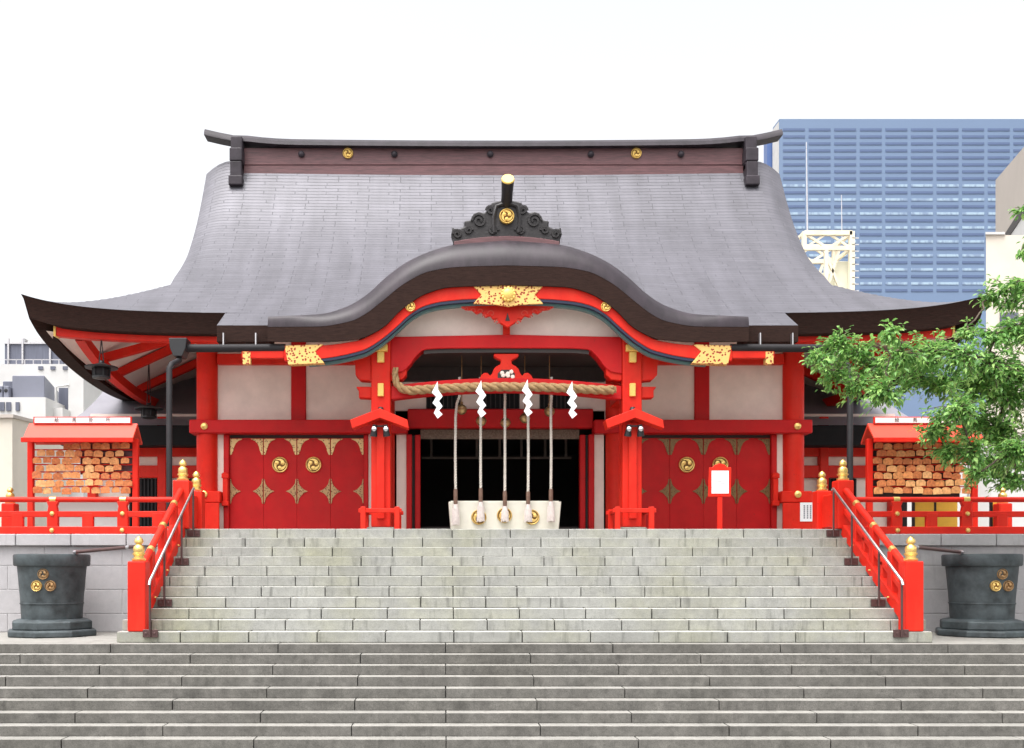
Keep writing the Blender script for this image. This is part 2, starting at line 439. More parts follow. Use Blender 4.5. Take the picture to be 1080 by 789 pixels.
M['doorfret'] = fret('chased_gilt_fitting', (0.72, 0.50, 0.22), (0.22, 0.10, 0.05), 22, 0.28)
M['doorfretmid'] = fret('worn_chased_fitting', (0.46, 0.28, 0.13), (0.16, 0.06, 0.04), 24, 0.30)
M['crestdark'] = mat('crest_ground', (0.22, 0.11, 0.03), 0.5, metal=0.5)
M['doorfretold'] = fret('aged_chased_fitting', (0.22, 0.13, 0.05), (0.13, 0.05, 0.025), 24, 0.28)

def plaquemat():
    m = bpy.data.materials.new('cedar_plaque'); m.use_nodes = True
    nt = m.node_tree; N = nt.nodes; L = nt.links; p = N['Principled BSDF']
    oi = N.new('ShaderNodeObjectInfo')
    cr = N.new('ShaderNodeValToRGB')
    e = cr.color_ramp.elements
    e[0].position = 0; e[0].color = (0.53, 0.15, 0.05, 1); e[1].position = 1; e[1].color = (0.76, 0.42, 0.17, 1)
    x = e.new(0.35); x.color = (0.62, 0.21, 0.065, 1)
    x = e.new(0.7); x.color = (0.69, 0.27, 0.085, 1)
    L.new(oi.outputs['Random'], cr.inputs[0])
    tc = N.new('ShaderNodeTexCoord'); nz = N.new('ShaderNodeTexNoise'); nz.inputs['Scale'].default_value = 22; nz.inputs['Detail'].default_value = 3
    ad = N.new('ShaderNodeVectorMath'); ad.operation = 'ADD'
    L.new(tc.outputs['Object'], ad.inputs[0]); L.new(oi.outputs['Location'], ad.inputs[1]); L.new(ad.outputs[0], nz.inputs['Vector'])
    mr = N.new('ShaderNodeMapRange'); mr.inputs[1].default_value = 0.35; mr.inputs[2].default_value = 0.65; mr.inputs[3].default_value = 0.75; mr.inputs[4].default_value = 1.15
    L.new(nz.outputs[0], mr.inputs[0])
    sv = N.new('ShaderNodeVectorMath'); sv.operation = 'SCALE'; L.new(cr.outputs[0], sv.inputs[0]); L.new(mr.outputs[0], sv.inputs['Scale'])
    L.new(sv.outputs[0], p.inputs['Base Color']); p.inputs['Roughness'].default_value = 0.65
    return m
M['plaque'] = plaquemat()

def towerlit():
    m = bpy.data.materials.new('tower_pale_glass'); m.use_nodes = True
    nt = m.node_tree; N = nt.nodes; L = nt.links; p = N['Principled BSDF']
    tc = N.new('ShaderNodeTexCoord'); oi = N.new('ShaderNodeObjectInfo')
    ad = N.new('ShaderNodeVectorMath'); ad.operation = 'ADD'; L.new(tc.outputs['Object'], ad.inputs[0]); L.new(oi.outputs['Location'], ad.inputs[1])
    mp = N.new('ShaderNodeMapping'); mp.inputs['Scale'].default_value = (0.9, 0.001, 0.3); L.new(ad.outputs[0], mp.inputs[0])
    nz = N.new('ShaderNodeTexNoise'); nz.inputs['Scale'].default_value = 1.0; nz.inputs['Detail'].default_value = 2; L.new(mp.outputs[0], nz.inputs['Vector'])
    mx = N.new('ShaderNodeMix'); mx.data_type = 'RGBA'; mx.inputs[6].default_value = (0.20, 0.27, 0.39, 1); mx.inputs[7].default_value = (0.33, 0.44, 0.54, 1)
    mr = N.new('ShaderNodeMapRange'); mr.inputs[1].default_value = 0.38; mr.inputs[2].default_value = 0.55; L.new(nz.outputs[0], mr.inputs[0])
    L.new(mr.outputs[0], mx.inputs[0]); L.new(mx.outputs[2], p.inputs['Base Color']); p.inputs['Roughness'].default_value = 0.3
    return m
M['towerlit'] = towerlit()

def leafmat():
    m = bpy.data.materials.new('green_leaves'); m.use_nodes = True
    nt = m.node_tree; N = nt.nodes; L = nt.links; p = N['Principled BSDF']
    ge = N.new('ShaderNodeNewGeometry')
    cr = N.new('ShaderNodeValToRGB'); e = cr.color_ramp.elements
    e[0].color = (0.085, 0.21, 0.05, 1); e[1].color = (0.44, 0.66, 0.20, 1)
    x = e.new(0.5); x.color = (0.21, 0.44, 0.11, 1)
    L.new(ge.outputs['Random Per Island'], cr.inputs[0]); L.new(cr.outputs[0], p.inputs['Base Color'])
    p.inputs['Roughness'].default_value = 0.45
    tr = N.new('ShaderNodeBsdfTranslucent'); L.new(cr.outputs[0], tr.inputs[0])
    ms = N.new('ShaderNodeMixShader'); ms.inputs[0].default_value = 0.42
    L.new(p.outputs[0], ms.inputs[1]); L.new(tr.outputs[0], ms.inputs[2]); L.new(ms.outputs[0], N['Material Output'].inputs[0])
    return m
M['leaf'] = leafmat()

# ------------------------------------------------------------------ levels of the site
LAND = 1.504                    # landing between the two flights
RU, TU = 0.183, 0.295           # riser and tread of the upper flight
RL, TL = 0.1504, 0.27           # of the lower flight
PLAT = LAND + 11 * RU           # terrace on which the hall stands (3.517)
D0 = 16.7                       # edge of the landing
D1 = 17.0                       # first riser of the upper flight
DT = D1 + 10 * TU               # top edge of the upper flight (19.95)

g = MB(); g.sheet([-900, 900], [-400, 1600], lambda u, v: (u, v, 0))
struct(g.build('ground', M['asphalt']))
# landing
g = MB(); g.box(-17, 17, D0 + 0.4, 20.1, 0.05, LAND - 0.004)
struct(g.build('landing', M['littreadstone'], bevel=0.01))
# lower flight: long blocks laid in courses
g = MB()
for j in range(0, 10):
    zt = LAND - j * RL; df = D0 - j * TL
    off = -1.33 + (0 if j % 2 == 0 else 1.366)
    k0 = int((-17 - off) / 2.732) - 1
    for k in range(k0, k0 + 16):
        a = off + k * 2.732 + 0.007; b = a + 2.732 - 0.014 + random.uniform(-0.003, 0.003)
        a = max(a, -17); b = min(b, 17)
        if b - a < 0.1: continue
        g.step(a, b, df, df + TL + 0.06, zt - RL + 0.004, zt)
core = MB()
for j in range(0, 10):
    zt = LAND - j * RL - 0.03; df = D0 - j * TL + 0.045
    core.box(-16.98, 16.98, df, df + TL + 0.03, zt - RL, zt)
lo = struct(g.build('lower_steps', [M['darkstone'], M['littreadstone']], bevel=0.006, seg=2))
struct(core.build('steps_mortar', M['joint']))
# upper flight
g = MB(); core = MB()
HW = 6.79
for k in range(0, 11):
    zt = LAND + (k + 1) * RU; df = D1 + k * TU
    row_from_top = 10 - k
    off = -1.19 + (0 if row_from_top % 2 == 0 else 0.568)
    n0 = int((-HW - off) / 1.136) - 1
    tt = TU if k < 10 else 0.75
    for n in range(n0, n0 + 15):
        a = off + n * 1.136 + 0.007 + random.uniform(-0.003, 0.003); b = off + (n + 1) * 1.136 - 0.008
        a = max(a, -HW); b = min(b, HW)
        if b - a < 0.1: continue
        dy = random.uniform(-0.004, 0.004)
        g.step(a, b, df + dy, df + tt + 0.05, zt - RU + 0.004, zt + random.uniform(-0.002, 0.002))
    core.box(-HW + 0.02, HW - 0.02, df + 0.045, df + TU + 0.6, zt - RU - 0.02, zt - 0.03)
struct(g.build('stone_steps', [M['palestone'], M['litpaletread']], bevel=0.012, seg=2))
struct(core.build('step_core', M['joint']))
# terrace behind, paved
g = MB(); g.box(-17, 17, 20.35, 60, 0.05, PLAT - 0.004)
struct(g.build('terrace', M['palestone']))

# retaining walls either side of the stair
LEDGE = PLAT - 0.10
for s, side in ((-1, 'left'), (1, 'right')):
    x0, x1 = (-17, -HW - 0.003) if s < 0 else (HW + 0.003, 17)
    xc = (x0 + x1) / 2
    w = thing('retaining_wall', 'grey granite retaining wall with coping, %s of the upper steps behind the bronze vat' % side, 'wall', (xc, 20.0, LAND))
    b = MB()
    zs = [LAND, LAND + 0.36, LAND + 0.83, LAND + 1.30, LEDGE - 0.23]
    for i in range(4):
        x = x0 + (0.25 if i % 2 else 1.05) - 1.52
        while x < x1:
            a, c = max(x + 0.006, x0), min(x + 1.514, x1)
            if c - a > 0.05: b.box(a, c, 20.0, 20.3, zs[i] + 0.006, zs[i+1] - 0.006)
            x += 1.52
    b.build('stone_course', M['wallstone'], w, bevel=0.006)
    b = MB(); b.box(x0, x1, 20.012, 20.345, LAND, LEDGE - 0.01); b.build('mortar_core', M['mortar'], w)
    b = MB()
    x = x0 - 0.2 if s < 0 else x0 - 0.62
    while x < x1:
        a, c = max(x + 0.006, x0), min(x + 1.065, x1)
        if c - a > 0.05: b.box(a, c, 19.90, 20.346, LEDGE - 0.225, LEDGE)
        x += 1.075
    b.build('coping', M['wallstone'], w, bevel=0.012)

# ------------------------------------------------------------------ crest discs
def crest_disc(mb, c, r, mi_base=0, mi_rel=0, th=0.03):
    """round boss with rim and three comma shapes, facing -y"""
    x, y, z = c
    mb.lathe([(r * 0.97, 0), (r * 0.97, th * 0.55), (0.001, th * 0.55)], c, 28, 1, axis='y')
    mb.lathe([(r, 0), (r, th), (r * 0.93, th * 1.3), (r * 0.86, th * 1.2), (r * 0.85, th * 0.5)], c, 28, mi_base, axis='y')
    for k in range(3):
        a0 = 2 * math.pi * k / 3 + 0.5
        hc = (x + 0.42 * r * math.cos(a0), z + 0.42 * r * math.sin(a0))
        mb.lathe([(r*0.27, th*0.6), (r*0.25, th*1.3), (r*0.1, th*1.5)], (hc[0], y, hc[1]), 14, mi_rel, axis='y')
        outer, inner = [], []
        for i in range(9):
            t = i / 8; a = a0 + 0.15 + t * 1.75
            ro = r * (0.69 + 0.10 * t); ri = r * (0.22 + 0.53 * t)
            outer.append((x + ro * math.cos(a), z + ro * math.sin(a))); inner.append((x + ri * math.cos(a), z + ri * math.sin(a)))
        poly = outer + inner[::-1]
        mb.prism(poly, y - th * 1.25, y - th * 0.55, mi_rel)

# ------------------------------------------------------------------ THE SHRINE HALL
DE, DR, DM, DK = 22.5, 27.8, 24.4, 22.2      # eave, ridge, hall front, porch columns
hall = thing('shrine_hall', 'vermilion shrine hall with grey copper roof and curved porch gable above the steps', 'shrine', (0, DM, PLAT))
F = curve([(-1.0, 7.80), (0, 8.36), (1, 9.0), (2, 9.72), (3, 10.58), (4, 11.66), (4.7, 12.72), (5.1, 13.42), (5.3, 13.78)])
arc = [0.0]
for i in range(1, 80):
    s0, s1 = -1 + (i-1) * 6.3/79, -1 + i * 6.3/79
    arc.append(arc[-1] + math.hypot(s1 - s0, F(s1) - F(s0)))
def arcl(s):
    t = (s + 1) / 6.3 * 79; i = max(0, min(78, int(t)))
    return lerp(arc[i], arc[i+1], t - i)
def G(u): return 8.36 + 0.285 * u + 0.042 * u * u
EW, GW = 10.64, 7.78
def lift(x, d):
    ax = abs(x); s = max(0, min(d, 2*DR - d) - DE); u = max(0, EW - ax)
    a = min(1, max(0, (ax - 4) / 6.64)) ** 6; t = abs(d - DR) / (DR - DE)
    return 0.43 * max(a * math.exp(-s / 1.3), t ** 6 * math.exp(-u / 1.3)) - 0.5 * (1 - t * t) * math.exp(-u / 1.1)
def minoko(x, s):
    a = max(0, (abs(x) - 7.05) / 0.73)
    return -(0.20 + 0.16 * max(0, (s - 4) / 1.3)) * a * a * min(1, max(0, (s - 2.0) / 1.2))
def zc(x, d):
    s = min(d, 2*DR - d) - DE
    return F(s) + lift(x, d) + minoko(x, s) + 0.0016 * x * x * max(0, s / 5.3)
def zs_(x, d):
    s = min(d, 2*DR - d) - DE
    return min(F(s), G(EW - abs(x))) + lift(x, d)
def lin(a, b, n): return [a + (b - a) * i / (n - 1) for i in range(n)]
roof = MB()
dsF = lin(DE, DR, 60)
roof.sheet(lin(-GW, GW, 90), dsF, lambda x, d: (x, d, zc(x, d)), uvfn=lambda x, d: (x, arcl(d - DE)))
roof.sheet(lin(-GW, GW, 20), lin(DR, 2*DR - DE, 30), lambda x, d: (x, d, zc(x, d)), uvfn=lambda x, d: (x, arcl(2*DR - d - DE)))
for s in (-1, 1):
    xs = [s * v for v in lin(GW - 0.02, EW, 34)]
    def uvs(x, d):
        sf = min(d, 2*DR - d) - DE; u = EW - abs(x)
        return (x, arcl(sf)) if F(sf) < G(u) else (d, 1.15 * u)
    roof.sheet(xs, lin(DE, 2*DR - DE, 130), lambda x, d: (x, d, zs_(x, d) - 0.002), uvfn=uvs)
ro = roof.build('roof', M['roof'], hall, smooth=50)
# eave edges: thick dark layered edge all round
def eave_edge(mb, pts, inward):
    """pts: outer top edge; inward: unit vectors into the roof (2-D)"""
    rings = []
    for (x, y, z), (ix, iy), h in zip(pts, inward, [0.43 + 0.08 * min(1, lift(p[0], p[1]) / 0.43) for p in pts]):
        rings.append([(x, y, z - 0.001), (x + ix*0.03, y + iy*0.03, z - 0.05), (x + ix*0.13, y + iy*0.13, z - h), (x + ix*0.50, y + iy*0.50, z - h - 0.03), (x + ix*0.5, y + iy*0.5, z - 0.26)])
    n = 5; base = len(mb.v)
    for r_ in rings: mb.v += r_
    for i in range(len(rings) - 1):
        for k in range(n):
            k2 = (k+1) % n
            mb.f.append((base+i*n+k, base+i*n+k2, base+(i+1)*n+k2, base+(i+1)*n+k)); mb.m.append(0)
    mb.f.append(tuple(base + k for k in range(n))); mb.m.append(0)
    mb.f.append(tuple(base + (len(rings)-1)*n + k for k in range(n))); mb.m.append(0)
for s in (-1, 1):
    ee = MB()
    P = [(s * x, DE, zs_(s * x, DE)) for x in lin(6.05, EW, 30)]
    eave_edge(ee, P, [(-s * max(0, (abs(p[0]) - 9.9) / 0.6), 1) for p in P])
    ee.build('eave_edge', M['brown'], ro, smooth=40)
    ee = MB()
    P = [(s * EW, d, zs_(s * EW, d)) for d in lin(DE, 2*DR - DE, 60)]
    eave_edge(ee, P, [(-s, max(0, 1 - (p[1] - DE) / 0.6)) for p in P])
    ee.build('eave_edge', M['brown'], ro, smooth=40)
# gable boards under the rake and gable walls
for s in (-1, 1):
    gb = MB()
    ds = lin(DE + 1.9, 2*DR - DE - 1.9, 60)
    n = len(ds); vs_ = []
    for d in ds:
        z = zc(s * GW, d)
        vs_ += [(s*GW, d, z - 0.003), (s*GW, d, z - 0.42), (s*(GW-0.12), d, z - 0.42), (s*(GW-0.12), d, z - 0.003)]
    gb.add(vs_, [(4*i+k, 4*i+(k+1) % 4, 4*i+4+(k+1) % 4, 4*i+4+k) for i in range(n-1) for k in range(4)])
    gb.build('gable_board', M['brown'], ro)
for s in (-1, 1):
    gw = MB()
    poly = [(d, zc(s * 7.0, d) - 0.25) for d in lin(DE + 2.2, 2*DR - DE - 2.2, 30)]
    gw.prism(poly + [(2*DR - DE - 2.2, 9.2), (DE + 2.2, 9.2)], s * 7.05, s * 6.9, plane='yz')
    gw.build('gable_wall', M['white'], ro)
# soffit: boards between red beams
def zsof(x, d):
    s = min(d, 2*DR - d) - DE - 0.45; u = EW - 0.45 - abs(x)
    return 7.93 + 0.40 * max(0, min(s, u)) + lift(x, d) * 0.85
for s in (-1, 1):
    so = MB()
    so.sheet([s * v for v in lin(5.9, EW - 0.4, 24)], lin(DE + 0.4, 2*DR - DE - 0.4, 60), lambda x, d: (x, d, zsof(x, d)))
    so.build('soffit', M['soffit'], hall)
for s in (-1, 1):
    def rafter(a, b, w, h):
        ra = MB(); ra.bar(a, b, w, h); ra.build('rafter', M['red'], hall, bevel=0.012)
    for d in (25.0, 26.5, 28.6):
        rafter((s * 9.85, d, zsof(9.85, d) - 0.10), (s * 7.0, d, zsof(7.0, d) - 0.12), 0.17, 0.20)
for s in (-1, 1):
    e = MB()
    xs = [s * v for v in lin(5.6, 10.0, 14)]
    e.board(sorted(xs), lambda x: 8.14 + lift(x, DE + 0.2) * 0.8, lambda x: 7.80 + lift(x, DE + 0.2) * 0.8, DE + 0.34, DE + 0.58)
    eb = e.build('eave_beam', M['red'], hall, bevel=0.015)
    c = MB(); zz = lift(10.0, DE + .2) * .8
    c.box(s*10.001 if s > 0 else -10.05, 10.05 if s > 0 else -10.001, DE + 0.33, DE + 0.59, 7.79 + zz, 8.15 + zz)
    c.build('gilt_end_cap', M['goldpaint'], eb)
    e = MB(); ds = lin(DE + 0.62, 29.2, 30)
    vs_ = []
    for d in ds:
        z = 7.86 + lift(EW, d) * 0.9
        vs_ += [(s*9.46, d, z + 0.14), (s*9.46, d, z - 0.10), (s*9.67, d, z - 0.10), (s*9.67, d, z + 0.14)]
    e.add(vs_, [(4*i+k, 4*i+(k+1) % 4, 4*i+4+(k+1) % 4, 4*i+4+k) for i in range(29) for k in range(4)])
    e.build('eave_beam', M['red'], hall)

# ridge
rz0 = 13.53
rg = MB()
rg.box(-6.78, 6.78, DR - 0.20, DR + 0.20, 13.2, 14.11)
rg.box(-6.78, 6.78, DR - 0.235, DR + 0.235, 13.2, 13.60)
rg.box(-6.78, 6.78, DR - 0.22, DR + 0.22, 13.64, 13.68)
rgo = rg.build('ridge_beam', M['ridgewood'], hall, bevel=0.015)
cp = MB()
pts = []
for x in lin(-7.80, 7.80, 41):
    a = max(0, abs(x) - 5.2) / 2.6
    pts.append((x, DR, 14.19 + 0.08 * (abs(x) / 7.8) ** 2 + 0.28 * a ** 2.2))
n = len(pts); vs_ = []
for (x, y, z) in pts:
    w = 0.38 if abs(x) < 7.0 else 0.22
    t = 0.22 if abs(x) < 7.0 else 0.19
    vs_ += [(x, y - w, z - t*0.5), (x, y - w*0.92, z), (x, y - w*0.5, z + t*0.55), (x, y + w*0.5, z + t*0.55), (x, y + w, z), (x, y + w, z - t*0.5)]
cp.add(vs_, [(6*i+k, 6*i+(k+1) % 6, 6*i+6+(k+1) % 6, 6*i+6+k) for i in range(n-1) for k in range(6)] + [tuple(range(6)), tuple(6*n-6+k for k in range(6))])
cp.build('ridge_cap', M['ridgecap'], rgo, smooth=35)
for s in (-1, 1):
    t = MB()
    xa, xb = (s*6.72, s*7.03)
    xa, xb = min(xa, xb), max(xa, xb)
    t.box(xa, xb, DR - 0.46, DR + 0.46, rz0 - 0.1, 14.32)
    t.box(xa - 0.015, xb + 0.015, DR - 0.56, DR + 0.56, 13.62, 13.98)
    t.box(xa - 0.03, xb + 0.03, DR - 0.62, DR - 0.30, 12.96, 13.22)
    t.box(xa, xb, DR - 0.55, DR + 0.4, 13.20, 13.62)
    t.build('ridge_end', M['ridgecap'], rgo, bevel=0.03, seg=2)
    c = MB(); crest_disc(c, (PX(367, DR - .2) if s < 0 else PX(671, DR - .2), DR - 0.201, PZ(162, DR - .2)), 0.14, th=0.04)
    c.build('crest', [M['goldpaint'], M['crestdark']], rgo, smooth=40)
for px in (318, 416, 517, 623, 718):
    c = MB(); c.lathe([(0.085, 0), (0.085, 0.05), (0.05, 0.09), (0.02, 0.10)], (PX(px, DR - .2), DR - 0.201, PZ(163, DR - .2)), 16, axis='y')
    c.build('stud', M['ridgecap'], rgo, smooth=40)

# porch roof: straight eaves either side of the curved gable (karahafu)
T = curve([(0, 9.685), (1.126, 9.59), (1.63, 9.45), (2.13, 9.225), (2.57, 8.915), (2.975, 8.55), (3.42, 8.26), (3.98, 8.05), (4.54, 7.975), (5.03, 7.95), (6.2, 7.93)])
Lc = curve([(0, 9.087), (1.05, 9.055), (1.66, 8.96), (2.16, 8.716), (2.65, 8.33), (2.99, 8.07), (3.3, 7.92), (3.98, 7.81), (5.03, 7.80)])
Bc = curve([(0, 8.68), (1.216, 8.635), (1.72, 8.50), (2.095, 8.274), (2.36, 8.05), (2.49, 7.90), (2.77, 7.70), (3.17, 7.545), (3.9, 7.49), (5.03, 7.50)])
RT = curve([(0, 8.758), (1.233, 8.72), (1.744, 8.578), (2.126, 8.353), (2.39, 8.128), (2.527, 7.99), (2.81, 7.765), (3.215, 7.58), (3.96, 7.48), (4.75, 7.44)])
RB = curve([(0, 8.48), (0.80, 8.46), (1.386, 8.41), (1.768, 8.317), (2.055, 8.157), (2.377, 7.865), (2.73, 7.576), (3.09, 7.375), (3.94, 7.204), (4.75, 7.15)])
DF = 21.4
DB_ = 21.48
_k = DB_ / 21.7
RT0, RB0 = RT, RB
def RT(x): return EYE + (RT0(x / _k) - EYE) * _k
def RB(x): return EYE + (RB0(x / _k) - EYE) * _k
def smax(a, b, k=0.22):
    h = max(0, min(1, 0.5 + 0.5 * (a - b) / k)); return lerp(b, a, h) + k * h * (1 - h)
def ztop(x, d): return smax(F(d - DE) + 0.012, EYE + (T(abs(x)) - EYE) * 1.015)
def zporch(x, q):
    """q in 0..1 rounds over the front edge, q in 1..2 runs back to the main roof"""
    t = max(0, min(1, (abs(x) - 3.0) / 1.7)); w = lerp(0.65, 0.06, t * t * (3 - 2 * t))
    if q <= 1:
        z1 = ztop(x, DF + w); z0 = min(Lc(abs(x)), z1 - 0.01)
        a = q * math.pi / 2
        return (x, DF + w * (1 - math.cos(a)), z0 + (z1 - z0) * math.sin(a))
    d = DF + w + (q - 1) * (3.85 - w)
    return (x, d, ztop(x, d))
pr = MB()
xs = lin(-5.03, 5.03, 101)
pr.sheet(xs, lin(0, 1, 9), lambda x, q: zporch(x, q), mi=1, uvfn=lambda x, q: (x, q * 0.9))
pr.sheet(xs, lin(1, 2, 34), lambda x, q: zporch(x, q), uvfn=lambda x, q: (x, q * 0.9 if q < 1 else arcl(DF + 0.65 + (q - 1) * 3.2 - DE)))
for s in (-1, 1):
    pr.sheet([s * v for v in lin(4.99, 6.15, 6)], lin(21.66, 22.56, 6), lambda x, d: (x, d, F(d - DE) + 0.006), uvfn=lambda x, d: (x, arcl(d - DE)))
pro = pr.build('porch_roof', [M['porchroof'], M['rollcap']], hall, smooth=60)
fa = MB()
fa.board(lin(-5.03, 5.03, 101), lambda x: min(Lc(abs(x)), zporch(x, 0)[2]), lambda x: Bc(abs(x)), DF + 0.004, DF + 0.06)
for s in (-1, 1):
    a, b = sorted((s * 5.035, s * 6.15))
    fa.board(lin(a, b, 4), lambda x: F(21.66 - DE) + 0.004, lambda x: 7.55, 21.662, 22.3)
fa.build('layered_edge', M['brown'], pro)
# undersides
us = MB()
us.sheet(lin(-5.0, 5.0, 61), [DF + 0.03, 22.25], lambda x, d: (x, d, Bc(abs(x)) + 0.02 + 0.25 * (d - DF)))
for s in (-1, 1):
    us.sheet([s * 2.95, s * 6.2], [21.8, DM + 0.1], lambda x, d: (x, d, 7.62 + 0.22 * (d - 21.8)))
us.build('porch_soffit', M['soffit'], pro)
# red curved bargeboard with navy and teal lining
bb = MB()
bb.board(lin(-4.70, 4.70, 101), lambda x: RT(abs(x)), lambda x: RB(abs(x)), DB_, DB_ + 0.13)
for s in (-1, 1):
    a, b = sorted((s * 4.70, s * 5.60)); bb.board([a, b], lambda x: 7.38, lambda x: 7.17, DB_ + .03, DB_ + 0.15)
bbo = bb.build('bargeboard', M['red'], pro, smooth=40, bevel=0.012)
nb = MB(); nb.board(lin(-4.6, 4.6, 91), lambda x: RB(abs(x)) - 0.001, lambda x: RB(abs(x)) - 0.055, DB_ + 0.02, DB_ + 0.14)
nb.build('navy_lining', M['navy'], bbo)
nb = MB(); nb.board(lin(-4.2, 4.2, 91), lambda x: RB(abs(x)) + 0.05, lambda x: RB(abs(x)) - 0.10, DB_ + 0.16, DB_ + 0.3)
nb.build('teal_lining', M['teal'], bbo)
for s in (-1, 1):
    c = MB(); crest_disc(c, (s * 2.05, DB_ - 0.001, PZ(323.5, DB_)), 0.105, th=0.035)
    c.build('crest', [M['goldpaint'], M['crestdark']], bbo, smooth=40)
    c = MB()
    def gx(px): return (px - 534.5) * 21.6 / 1080
    pl = [(gx(300), PZ(366, 21.6)), (gx(341), PZ(364.5, 21.6)), (gx(332), PZ(372, 21.6)), (gx(342), PZ(384.5, 21.6)), (gx(304), PZ(386, 21.6)), (gx(302), PZ(376, 21.6))]
    if s > 0: pl = [(-x, z) for x, z in pl]
    c.prism(pl, DB_ - 0.02, DB_ + 0.18); c.build('gilt_fitting', M['fret'], bbo, bevel=0.008)
    c = MB(); a, b = sorted((gx(256) * -s, gx(264) * -s)); c.box(a, b, DB_ + .015, DB_ + 0.17, PZ(384, 21.5), PZ(371, 21.5)); c.build('gilt_fitting', M['fret'], bbo)
c = MB()
pl = [(-38, 300.5), (0, 299.8), (38, 300.5), (28, 311), (37, 320.5), (14, 321.5), (0, 323.5), (-14, 321.5), (-37, 320.5), (-28, 311)]
c.prism([(x * 0.02, PZ(y, 21.46)) for x, y in pl], DB_ - 0.03, DB_ + 0.02)
gp = c.build('gilt_crown_plate', M['fret'], bbo, bevel=0.01)
c = MB(); c.lathe([(0.15, 0), (0.14, 0.05), (0.09, 0.09), (0.02, 0.10)], (0, DB_ - 0.03, PZ(311.5, 21.5)), 20, axis='y'); 
for k in range(12):
    a = k * math.pi / 6; c.lathe([(0.035, 0), (0.03, 0.05), (0.01, 0.06)], (0.125 * math.cos(a), DB_ - 0.045, PZ(311.5, 21.5) + 0.125 * math.sin(a)), 8, axis='y')
c.build('flower_boss', M['goldpaint'], bbo, smooth=40)
# carved pendant (gegyo)
half = [(0, 347.5), (4, 345), (8, 342.5), (11, 338), (15, 339), (18, 335), (23, 336.5), (27, 331), (32, 333), (37, 329), (43, 328.5), (50, 325), (57, 321.5), (40, 319), (0, 318)]
pl = [(x * 0.0203, PZ(y, 21.85)) for x, y in half] + [(-x * 0.0203, PZ(y, 21.85)) for x, y in half[::-1][1:-1]]
c = MB(); c.prism(pl, 21.66, 21.79)
pend = c.build('carved_pendant', M['red'], pro, bevel=0.015, seg=2)
c = MB()
for s in (-1, 1):
    for (px, py, r) in ((11, 340, 3.0), (17, 331, 4.2), (28, 328.5, 3.2), (35.5, 328, 3.0), (24, 334, 2.2), (43, 326, 2.2)):
        for q in range(10):
            a0 = q / 10 * 5.2; a1 = (q + 1) / 10 * 5.2
            rr0 = r * (1 - 0.075 * q) * 0.0202; rr1 = r * (1 - 0.075 * (q + 1)) * 0.0202
            cx_, cz_ = s * px * 0.0202, PZ(py, 21.66)
            c.bar((cx_ + s*rr0*math.cos(a0), 21.655, cz_ + rr0*math.sin(a0)), (cx_ + s*rr1*math.cos(a1), 21.655, cz_ + rr1*math.sin(a1)), 0.02, 0.022, up=(0, 1, 0))
c.build('scroll_relief', M['orange'], pend)
c = MB(); c.prism([(-0.05, PZ(338.5, 21.66)), (0, PZ(330, 21.66)), (0.05, PZ(338.5, 21.66))], 21.652, 21.67); c.build('heart_cut', M['darkwood'], pend)
# tympanum
c = MB()
xs = lin(-2.75, 2.75, 41)
c.prism([(x, RB(abs(x)) + 0.10) for x in xs] + [(2.75, 7.70), (-2.75, 7.70)], 22.12, 22.2)
c.build('gable_panel', M['white'], pro)
c = MB(); c.box(-0.075, 0.075, 22.03, 22.11, 7.75, 8.4); c.build('gable_strut', M['red'], pro)

# ridge-end ornament above the porch
hh = [(56.6, 257), (56.6, 252), (58.5, 247), (57, 239), (53, 242.5), (44, 238.5), (45, 233), (37.6, 231.7), (35, 225), (29.6, 223), (24, 224.4), (20.5, 221.7), (15.7, 213.5), (7, 211.5), (0, 211)]
DO = 21.95
pl = [(-x * DO / 1080, PZ(y, DO)) for x, y in hh] + [(x * DO / 1080, PZ(y, DO)) for x, y in hh[::-1][1:]]
on = MB(); on.prism(pl, DO, DO + 0.28)
ono = on.build('ridge_ornament', M['carved'], hall, bevel=0.03, seg=2)
c = MB()
def spiral(mb, cx_, cz_, r, s, y, turns=1.6, w=0.035):
    n = 22; prev = None
    for q in range(n + 1):
        a = q / n * turns * 2 * math.pi; rr = r * (1 - 0.8 * q / n)
        p = (cx_ + s * rr * math.cos(a), y, cz_ + rr * math.sin(a))
        if prev: mb.bar(prev, p, w, w, up=(0, 1, 0))
        prev = p
for s in (-1, 1):
    k = DO / 1080
    for (a, b, r, q) in ((29, 233, 0.16, 1), (52, 247, 0.10, 1), (17, 222, 0.10, 1), (14, 243, 0.11, -1), (40, 243, 0.09, -1)):
        c = MB(); spiral(c, s * a * k, PZ(b, DO), r, s * q, DO - 0.01, w=0.045); c.build('scroll_relief', M['carved'], ono)
    c = MB(); c.tube([(s * 13 * k, DO - 0.02, PZ(246, DO)), (s * 14 * k, DO - 0.02, PZ(230, DO)), (s * 11 * k, DO - 0.02, PZ(218, DO)), (0, DO - 0.02, PZ(214, DO))], 0.04, 6); c.build('moulding', M['carved'], ono, smooth=50)
c = MB(); crest_disc(c, (0, DO - 0.02, PZ(229, DO)), 0.16, th=0.05); c.build('crest', [M['goldpaint'], M['crestdark']], ono, smooth=40)
c = MB(); c.tube([(0, DO + 0.5, PZ(232, DO)), (0, DO + 0.1, PZ(216, DO)), (0, DO - 0.15, PZ(207, DO)), (0, DO - 0.40, PZ(197, DO))], [0.13, 0.12, 0.12, 0.135], 18)
c.build('ridge_tube', M['carved'], ono, smooth=50)
ctr = Vector((0, DO - 0.405, PZ(197, DO))); nrm = Vector((0, -0.8, 0.42)).normalized()
c = MB(); c.tube([ctr, ctr + nrm * 0.03], [0.140, 0.125], 22); c.build('gilt_end_cap', M['goldpaint'], ono)
c = MB()
xs = lin(-1.13, 1.13, 15)
